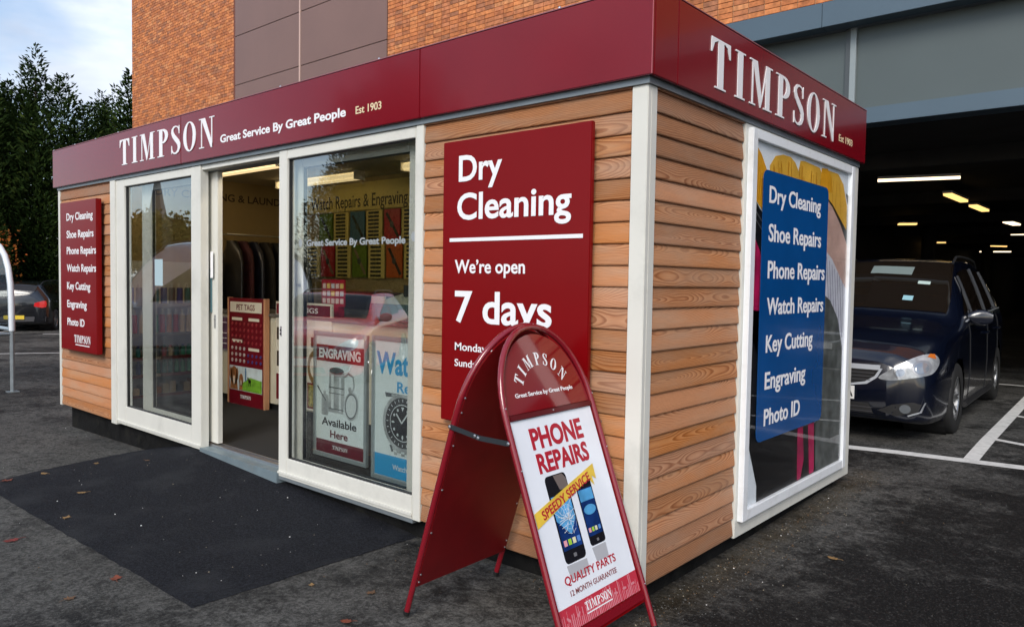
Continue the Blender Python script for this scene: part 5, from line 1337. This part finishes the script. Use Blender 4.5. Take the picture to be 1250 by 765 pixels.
    # parts projected on to the nose or tail
    def proj(outline, nm, material, o=.006, sub=3, front=True, par=root):
        b2 = bmesh.new(); vs = [b2.verts.new((x, 0, z)) for x, z in outline]; b2.faces.new(vs)
        bmesh.ops.triangulate(b2, faces=b2.faces[:]); bmesh.ops.subdivide_edges(b2, edges=b2.edges[:], cuts=sub, use_grid_fill=True)
        bmesh.ops.triangulate(b2, faces=b2.faces[:])
        for v in b2.verts:
            org = Vector((v.co.x, -2 if front else 9, v.co.z)); dr_ = Vector((0, 1 if front else -1, 0))
            h_ = bvh.ray_cast(org, dr_)
            if h_[0] is not None:
                n_ = h_[1] if h_[1].dot(dr_) < 0 else -h_[1]; v.co = h_[0]+n_*o
            else: v.co.y = .9 if front else 4.3
        me_ = bpy.data.meshes.new(nm); b2.to_mesh(me_); b2.free(); me_.materials.append(material)
        me_.polygons.foreach_set('use_smooth', [True]*len(me_.polygons))
        o_ = bpy.data.objects.new(nm, me_); C.objects.link(o_); o_.parent = par; return o_
    def soft(pts, n=4):
        N_ = len(pts); o_ = []
        for i in range(N_):
            p0, p1, p2, p3 = pts[i-1], pts[i], pts[(i+1) % N_], pts[(i+2) % N_]
            for k in range(n):
                t = k/n; o_.append(tuple(.5*((2*b)+(-a+c)*t+(2*a-5*b+4*c-d)*t*t+(-a+3*b-3*c+d)*t**3) for a, b, c, d in zip(p0, p1, p2, p3)))
        return o_
    mir = lambda pts: [(-x, z) for x, z in pts][::-1]
    chrome = mat('chrome', (.72, .75, .80), .32, .8); dkp = mat('black_plastic', (.014, .014, .015), .5)
    if not rear:
        HL = [(.44, .565), (.50, .545), (.62, .560), (.76, .590), (.815, .615), (.835, .68), (.825, .735), (.79, .765), (.72, .755), (.62, .70), (.52, .63)]
        HL = soft(HL)
        for S_ in (HL, mir(HL)):
            h_ = proj(S_, 'headlight', mat('headlight_reflector', (.36, .38, .40), .30, .3, var=.35, vscale=18, coat=.8), .005, 4)
            sg = 1 if S_ is HL else -1
            for cx_, cz_, r_ in ((.74, .655, .062), (.60, .615, .045)):
                proj([(sg*(x), z) for x, z in (ell(cx_, cz_, r_, r_, 18) if sg > 0 else ell(cx_, cz_, r_, r_, 18)[::-1])], 'lamp_ring', mat('lamp_ring_metal', (.30, .31, .33), .35, .5), .009, 1, par=h_)
                proj([(sg*(x), z) for x, z in (ell(cx_, cz_, r_*.72, r_*.72, 16) if sg > 0 else ell(cx_, cz_, r_*.72, r_*.72, 16)[::-1])], 'lamp_lens', mat('lamp_lens', (.25, .28, .32), .05, .4, coat=1), .012, 1, par=h_)
            I_ = [(.765, .745), (.815, .725), (.80, .765), (.775, .768)]
            proj([(sg*x, z) for x, z in (I_ if sg > 0 else I_[::-1])], 'indicator', mat('amber_lens', (.55, .14, .02), .15, coat=.8), .008, 1, par=h_)
        GR = [(-.33, .50), (.33, .50), (.43, .60), (.45, .66), (-.45, .66), (-.43, .60)]
        gr_ = proj(GR, 'grille', dkp, .003, 4)
        for zz in (.535, .565, .595): proj([(-.36-(zz-.5)*.5, zz-.004), (.36+(zz-.5)*.5, zz-.004), (.36+(zz-.5)*.5, zz+.005), (-.36-(zz-.5)*.5, zz+.005)], 'grille_bar', mat('grille_grey', (.12, .12, .13), .3, .6), .010, 2, par=gr_)
        proj([(-.45, .625), (.45, .625), (.455, .668), (-.455, .668)], 'chrome_bar', mat('silver_trim', (.50, .53, .58), .3, .2, coat=.5), .014, 4, par=gr_)
        for sg in (1, -1):
            c_ = [(.10, .478), (.24, .482), (.35, .500), (.43, .560), (.472, .640)]; c2_ = [(.452, .640), (.41, .572), (.335, .520), (.24, .500), (.10, .496)]
            U_ = [(sg*x, z) for x, z in c_+c2_]
            proj(U_ if sg > 0 else U_[::-1], 'chrome_bar', mat('silver_trim', (.50, .53, .58), .3, .2, coat=.5), .010, 3, par=gr_)
        proj([(-.42, .235), (.42, .235), (.37, .34), (-.37, .34)], 'lower_grille', dkp, .003, 4)
        for zz in (.265, .30): proj([(-.40, zz), (.40, zz), (.40, zz+.006), (-.40, zz+.006)], 'grille_bar', mat('grille_grey', (.12, .12, .13), .3, .6), .008, 2)
        for sg in (1, -1):
            F_ = [(.44, .285), (.58, .25), (.735, .29), (.76, .36), (.70, .375), (.55, .345)]
            fo = proj([(sg*x, z) for x, z in (F_ if sg > 0 else F_[::-1])], 'fog_lamp_recess', dkp, .003)
            e_ = ell(.645, .315, .042, .038, 14); proj([(sg*x, z) for x, z in (e_ if sg > 0 else e_[::-1])], 'fog_lamp', mat('fog_glass', (.2, .22, .24), .12, .5, coat=1), .010, 1, par=fo)
            T_ = [(.66, .262), (.745, .298), (.775, .375), (.783, .375), (.755, .29), (.67, .252)]
            proj([(sg*x, z) for x, z in (T_ if sg > 0 else T_[::-1])], 'fog_trim', chrome, .008, 1, par=fo)
    else:
        TL = [(.50, .74), (.70, .70), (.80, .72), (.815, .80), (.80, .90), (.72, .90), (.52, .84)]
        for sg in (1, -1): proj([(sg*x, z) for x, z in (TL if sg > 0 else TL[::-1])], 'tail_light', mat('tail_red', (.45, .012, .015), .12, coat=1, emit=(.5, .01, .01), estr=.15), .006, front=False)
        proj([(-.78, .30), (.78, .30), (.80, .44), (-.80, .44)], 'bumper_strip', mat('bumper_grey', (.05, .05, .055), .4), .006, 4, front=False)
    pz = .42; py_ = -.030 if not rear else y1+.028
    pl = MB(); sgy = -1 if not rear else 1
    pl.box(-.26, .26, py_-.004, py_+.004, pz-.056, pz+.056)
    if plate is not None:
        pm2 = pl.build('number_plate', mat('plate_white', (.72, .72, .70), .35) if not rear else mat('plate_yellow', (.70, .50, .04), .35), root, local=True)
        if plate: 
            MXw = WM[root.name]
            text(plate, .26-.062*len(plate)-.012, .25, pz-.036, .072, black, pm2, lambda x, z, o=0: MXw @ Vector((x, py_-.0045-o, z)), bold=.02)
    # mirrors, handles, seams
    for sgn in (1, -1):
        mm = MB(); rows_ = []
        for i in range(9):
            t = i/8; r_ = .078*math.sin(PI*(.12+.80*t))**.6
            rows_.append([(sgn*(.86+.20*t), 1.60+.03*t+.055*math.sin(2*PI*j/12)*(.6+.4*math.cos(PI*t)), 1.045+r_*math.cos(2*PI*j/12)) for j in range(12)])
        mm.grid(rows_, close=True); mm.poly(rows_[0]); mm.poly(rows_[-1])
        mr = mm.build('door_mirror', paint, root, local=True, smooth=True)
        MB().tube([(sgn*.84, 1.60, .98), (sgn*.90, 1.61, 1.0)], .022, 8).build('mirror_arm', dkp, mr, local=True)
        for hy in (2.48, 3.42):
            p = P(hy, 3.35, sgn); MB().tube([p+Vector((sgn*.008, -.09, 0)), p+Vector((sgn*.028, -.06, .002)), p+Vector((sgn*.03, .06, .002)), p+Vector((sgn*.008, .09, 0))], .012, 8).build('door_handle', paint, root, local=True, smooth=True)
        sm = MB()
        for sy in (1.52, 2.66, 3.50):
            pts_ = [P(sy+.03*math.sin(k), k, sgn)+Vector((sgn*.0015, 0, 0)) for k in [1.2+i*.28 for i in range(11)]]
            if detail: MB().tube(pts_, .0035, 4).build('door_seam', black, root, local=True)
        sl = MB().tube([P(y, 1.1, sgn)+Vector((sgn*.006, 0, .0)) for y in [1.40+i*.2 for i in range(10)]], .028, 8).build('sill_trim', dkp, root, local=True)
        rr_ = MB().tube([P(y, 5.55, sgn)+Vector((0, 0, .045 if 0 < i < 9 else -.005)) for i, y in enumerate([2.0+.2*q for q in range(10)])], .013, 8).build('roof_rail', dkp, root, local=True, smooth=True)
        if not rear and detail:
            tr_ = MB().tube([P(y, 4.12, sgn)+Vector((sgn*.004, 0, 0)) for y in [1.45+i*.26 for i in range(11)]], .007, 6).build('window_trim', chrome, root, local=True)
            for yy in (1.78, 2.66, 3.48):
                MB().tube([P(yy+.03*q/5, 4.15+.8*q/5, sgn)+Vector((sgn*.010, 0, .003)) for q in range(6)], .013, 6).build('window_pillar', mat('pillar_grey', (.03, .032, .036), .3), root, local=True)
    return root, P
navy = mat('paint_navy', (.0024, .0040, .0110), .2, coat=.75, spec=.5)
gzc = gz(-.7, 6)
car1, Pc = make_car('parked_car', 'dark blue people carrier parked facing out under the building', (-.705, 4.66, gzc), .0318, navy, scale=1.13, plate='OA')
# stickers and pale sunshade showing in the windscreen
def ws_patch(nm, y_a, y_b, x_a, x_b, material, o=.009):
    rows = []
    for i in range(6):
        y = y_a+(y_b-y_a)*i/5; row = []
        for j in range(6):
            x = x_a+(x_b-x_a)*j/5; lo, hi = 5.0, 7.0
            for _ in range(24):
                k = (lo+hi)/2
                if Pc(y, k).x > abs(x): lo = k
                else: hi = k
            p = Pc(y, k); p.x = x; row.append(p+Vector((0, -o*.8, o)))
        rows.append(row)
    return MB().grid(rows).build(nm, material, car1, local=True)
ws_patch('tax_disc', 1.30, 1.36, .33, .42, mat('disc_teal', (.25, .45, .50), .3)); ws_patch('permit_sticker', 1.52, 1.56, .42, .53, mat('permit_pale', (.40, .50, .46), .4))
ws_patch('sun_visor', 1.64, 1.78, -.05, .34, mat('visor_pale', (.16, .20, .19), .4))
blk = mat('paint_black', (.008, .009, .012), .2, coat=.8)
# hatchback seen from behind on the open car park
HB = [(s[0]*.93,) + tuple(v if i % 2 == 0 else (v if v < .8 else .8+(v-.8)*.80) for i, v in enumerate(s[1:])) for s in MPV]
gzl = gz(-20, 4)
car2, _ = make_car('parked_car', 'black hatchback seen from behind at the far left by the trees', (-26.9, 6.2, gzl), R(238), blk, stations=HB, scale=1.0, wheels=((.88, .32), (3.40, .32)), plate='', detail=False, rear=True, ws=(1.06, 1.75), windows=((1.70, 2.4, 4.2), (2.5, 3.15, 4.2), (3.2, 3.75, 4.3)))
red = mat('paint_red', (.55, .008, .012), .2, coat=1)
car3, _ = make_car('parked_car', 'red car across the car park, seen only as a reflection in the right window', (-8.2, -3.5, gz(-8, -5)), R(143), red, stations=HB, wheels=((.88, .32), (3.40, .32)), plate='', detail=False, ws=(1.06, 1.75), windows=((1.70, 2.4, 4.2), (2.5, 3.15, 4.2), (3.2, 3.75, 4.3)))
silv = mat('paint_silver', (.50, .53, .58), .25, .4, coat=.8)
VAN = [(s[0]*1.1,) + tuple(v if i % 2 == 0 else (v if v < .95 else .95+(v-.95)*2.0) for i, v in enumerate(s[1:])) for s in MPV]
car4, _ = make_car('parked_van', 'silver white van across the car park, reflected in the left window', (-15.8, -2.6, gz(-14, -5)), R(215), silv, stations=VAN, wheels=((1.02, .33), (4.0, .33)), cat='van', plate='', detail=False, ws=(1.25, 2.1), windows=((1.9, 2.7, 4.1),), scale=1.05)
car5, _ = make_car('parked_car', 'dark car deep under the building behind the blue people carrier', (2.9, 10.8, gz(2, 10)), R(2), blk, stations=HB, wheels=((.88, .32), (3.40, .32)), plate='', detail=False, ws=(1.06, 1.75), windows=((1.70, 2.4, 4.2), (2.5, 3.15, 4.2), (3.2, 3.75, 4.3)))

# ------------------------------------------------------------------ TROLLEY SHELTER at the left edge
gal = mat('galvanised', (.30, .34, .36), .4, .5, var=.15); whp = mat('white_hoop', (.66, .70, .74), .35)
T = thing('trolley_shelter', 'curved white hooped trolley shelter on grey posts at the left picture edge', 'shelter', (-11.5, .42, -.26))
for k, yy in enumerate((.42, -1.6)):
    hoop_ = [(-10.672, yy, .62), (-10.68, yy, 1.0), (-10.71, yy, 1.28), (-10.80, yy, 1.52), (-10.95, yy, 1.70), (-11.17, yy, 1.83), (-11.5, yy, 1.92), (-11.9, yy, 1.94), (-12.4, yy, 1.90), (-12.8, yy, 1.7), (-13.0, yy, 1.4), (-13.05, yy, .62)]
    MB().tube(hoop_, .040, 10).build('hoop', whp, T, smooth=True)
    inner = [(-11.85+(p[0]+11.85)*.925, yy, .655+(p[2]-.62)*.95) for p in hoop_]
    MB().tube(inner, .022, 8).build('hoop', whp, T, smooth=True)
    MB().tube([(-13.05, yy, .64), (-10.67, yy, .64)], .026, 8).build('rail', whp, T)
    g_ = MB(); g_.poly([(p[0], yy, p[2]) for p in inner]); g_.build('end_pane', glass_mat('shelter_glazing', (.8, .84, .85), 1.45), T)
    for xx in (-10.675, -13.05):
        p_ = MB(); p_.tube([(xx, yy, -.27), (xx, yy, .62)], .030, 10); p_.box(xx-.07, xx+.07, yy-.07, yy+.07, -.268, -.250); p_.build('post', gal, T, smooth=False)
hp_ = [(-10.672, 0, .62), (-10.68, 0, 1.0), (-10.71, 0, 1.28), (-10.80, 0, 1.52), (-10.95, 0, 1.70), (-11.17, 0, 1.83), (-11.5, 0, 1.92), (-11.9, 0, 1.94), (-12.4, 0, 1.90), (-12.8, 0, 1.7), (-13.0, 0, 1.4), (-13.05, 0, .62)]
MB().grid([[(p[0], yy, p[2]) for p in hp_] for yy in (-1.6, -.6, .42)]).build('curved_sheet', glass_mat('shelter_sheet', (.75, .8, .82), 1.4), T, smooth=True)
for xx in (-10.675, -13.05): MB().tube([(xx, -1.6, .58), (xx, .42, .58)], .02, 8).build('side_rail', gal, T)

# ------------------------------------------------------------------ TREES
fol_dark = leaf_mat('conifer_foliage', [(.008, .017, .004), (.014, .030, .006), (.026, .048, .009), (.010, .022, .006), (.045, .068, .012)])
fol_aut = leaf_mat('autumn_foliage', [(.12, .04, .010), (.30, .07, .015), (.04, .035, .010), (.36, .11, .02)])
fol_olive = leaf_mat('olive_foliage', [(.05, .05, .010), (.09, .08, .015), (.03, .035, .01)])
bark = mat('bark', (.05, .035, .025), .9, var=.4, vscale=6, bump=.5)
def conifer_mesh(seed, H=11.0, Rb=3.3, n=44000):
    rnd = random.Random(seed); mm = MB()
    tips = []
    for i in range(22):
        a = rnd.uniform(0, 2*PI); q_ = rnd.random()**.6; tips.append((Rb*.72*q_*math.cos(a), Rb*.72*q_*math.sin(a), H*(1.0-.20*q_)*rnd.uniform(.84, 1.0), rnd.uniform(.55, 1.0)))
    tips.append((0, 0, H, .8))
    for i in range(n):
        tx, ty, th_, tw = rnd.choice(tips); f = 1-rnd.random()**.85; h = th_*(.02+.98*f)
        env = Rb*.50*tw*(1-f)**.55*(.55+.45*min(1, f*4)) + .04
        a = rnd.uniform(0, 2*PI)
        lob = 1+.30*math.sin(a*4+h*1.9+tx*9)+.26*math.sin(h*3.7+a*2+ty*5)+.15*math.sin(h*9+a*5)
        r_ = env*lob*(rnd.random()**.4); lean = .45+.55*min(1, f*1.6)
        x = tx*lean+r_*math.cos(a); y = ty*lean+r_*math.sin(a)
        s = rnd.uniform(.06, .17); out_ = Vector((math.cos(a)*.9, math.sin(a)*.9, rnd.uniform(.1, 1.3))).normalized()
        sd_ = out_.cross(Vector((rnd.uniform(-1, 1), rnd.uniform(-1, 1), rnd.uniform(-1, 1)))).normalized(); c = Vector((x, y, h))
        mm.poly([c-out_*s*.4, c+sd_*s*.28+out_*s*.25, c+out_*s*1.15, c-sd_*s*.28+out_*s*.25])
    return mm
def limbs(mm, rnd, H, k, spread, r0):
    mm.tube([(0, 0, -.3), (.05, 0, H*.35), (-.04, .05, H*.7), (0, 0, H*.96)], [r0, r0*.75, r0*.4, r0*.08], 8)
    for i in range(k):
        z = H*(.18+.7*i/k); a = rnd.uniform(0, 2*PI); l_ = spread*(1.05-z/H)
        mm.tube([(0, 0, z), (math.cos(a)*l_*.5, math.sin(a)*l_*.5, z+l_*.22), (math.cos(a)*l_, math.sin(a)*l_, z+l_*.55)], [r0*.3, r0*.2, r0*.06], 5, caps=False)
con = [(conifer_mesh(s).build('crown', fol_dark, mesh_only=True)) for s in (1, 2, 3)]
tr_m = limbs_m = None
rnd = random.Random(9); q = MB(); limbs(q, rnd, 10.5, 16, 2.0, .22); trunk_me = q.build('trunk', bark, mesh_only=True)
def tree(nm, label, x, y, s, crown, rz, grp, sz=1):
    t = thing(nm, label, 'tree', (x, y, gz(x, y)), rz, grp); t.scale = (s, s, s*sz)
    link_mesh('crown', crown, t); link_mesh('trunk', trunk_me, t); return t
G1 = 'conifers behind the left car park'
for i, (x, y, s, l_) in enumerate(((-33.5, 5.0, 1.02, 'dark conifer at the left picture edge, with broad feathery top'), (-32.5, 7.4, .98, 'dark conifer second from the left with the tallest twin top'), (-33.0, 10.6, .90, 'dark conifer beside the gap of sky, leaning feathery tips'),
                                   (-29.6, 12.1, 1.10, 'dark conifer just left of the brick tower'), (-31.5, 18.0, .97, 'dark conifer partly hidden by the brick tower'), (-29.5, 12.2, .60, 'low dark conifer filling the foot of the row near the brick tower'),
                                   (-35.0, 2.0, 1.12, 'dark conifer just outside the left of the picture'), (-37.5, 7.0, 1.0, 'dark conifer in the second row behind the twin topped one'), (-37.0, 11.5, .95, 'dark conifer in the second row behind the gap of sky'), (-36.0, 15.0, 1.05, 'dark conifer in the second row behind the brick tower corner'), (-31.0, 5.4, .45, 'low bushy conifer behind the black hatchback'), (-30.4, 8.4, .45, 'low bushy conifer showing left of the kiosk end'), (-30.6, 2.6, .45, 'low bushy conifer behind the trolley shelter'))):
    tree('conifer_tree', l_, x, y, s, con[i % 3], i*1.3, G1)
def broad_mesh(seed, H=6, R_=2.4, n=5000, s0=.07, s1=.14, cl=26):
    rnd = random.Random(seed); mm = MB(); cls = []
    for i in range(cl):
        a = rnd.uniform(0, 2*PI); r_ = R_*rnd.random()**.5; cls.append(Vector((r_*math.cos(a), r_*math.sin(a), H*(.42+.5*rnd.random()*(1-.35*r_/R_)))))
    for i in range(n):
        c0 = rnd.choice(cls); d = Vector((rnd.gauss(0, 1), rnd.gauss(0, 1), rnd.gauss(0, .8)))*R_*.17; c = c0+d; s = rnd.uniform(s0, s1)
        u_ = Vector((rnd.gauss(0, 1), rnd.gauss(0, 1), rnd.gauss(0, 1))).normalized(); w_ = u_.cross(Vector((rnd.gauss(0, 1), rnd.gauss(0, 1), .3))).normalized()
        mm.poly([c-u_*s, c+w_*s*.6, c+u_*s, c-w_*s*.6])
    return mm
aut = broad_mesh(4, 4.2, 1.7, 3000, .03, .065, 30).build('crown', fol_aut, mesh_only=True); oli = broad_mesh(8, 9, 4.2, 7000, .16, .32, 40).build('crown', fol_olive, mesh_only=True)
q = MB(); limbs(q, random.Random(2), 3.6, 9, 1.6, .09); tk2 = q.build('trunk', bark, mesh_only=True); q = MB(); limbs(q, random.Random(3), 7.6, 12, 3.4, .22); tk3 = q.build('trunk', bark, mesh_only=True)
t = thing('autumn_tree', 'small tree with orange autumn leaves behind the trolley shelter', 'tree', (-25.9, 2.9, gz(-24, 3))); link_mesh('crown', aut, t); link_mesh('trunk', tk2, t)
for i, (x, y, s) in enumerate(((-60, -26, .72), (-66, -27, .8), (-55, -24, .6), (-68, -22, .85), (-80, -33, 1.0), (-75, -30, .8))):
    t = thing('broadleaf_tree', 'olive autumn tree %s along the far side, seen in the window reflection' % ['first', 'second', 'third', 'fourth', 'fifth', 'sixth'][i], 'tree', (x, y, gz(x, y)), i*1.1, 'olive trees across the car park'); t.scale = (s,)*3
    link_mesh('crown', oli, t); link_mesh('trunk', tk3, t)
for i, (x, y, s) in enumerate(((-19.5, -14.6, .92), (-19.2, -12.4, .55), (-22.5, -18.6, 1.05))):
    tree('conifer_tree', 'dark conifer across the car park, %s of three reflected in the right window' % ['middle', 'left', 'right'][i], x, y, s, con[i], i*2.1, 'conifers across the car park')
# church far across the car park (seen in the left pane)
ch = thing('church', 'grey stone church with tall spire, reflected in the left window', 'church', (-170, -73, -.3)); stn = mat('church_stone', (.12, .11, .10), .9, var=.3)
box('tower', stn, ch, -172.2, -167.8, -75.2, -70.8, -.4, 11); MB().lathe([(2.9, 11), (1.4, 18), (0.02, 26)], (-170, -73, 0), n=8).build('spire', mat('church_slate', (.07, .07, .075), .8), ch)
nv = MB(); nv.box(-167.7, -156, -75.5, -70.5, -.4, 5.5); nv.v += [(-167.7, -76, 5.501), (-156, -76, 5.501), (-156, -70, 5.501), (-167.7, -70, 5.501), (-167.7, -73, 9), (-156, -73, 9)]
b_ = len(nv.v)-6; nv.f += [(b_, b_+1, b_+5, b_+4), (b_+2, b_+3, b_+4, b_+5), (b_+1, b_+2, b_+5), (b_+3, b_, b_+4)]; nv.m += [0]*4; nv.build('nave', stn, ch)
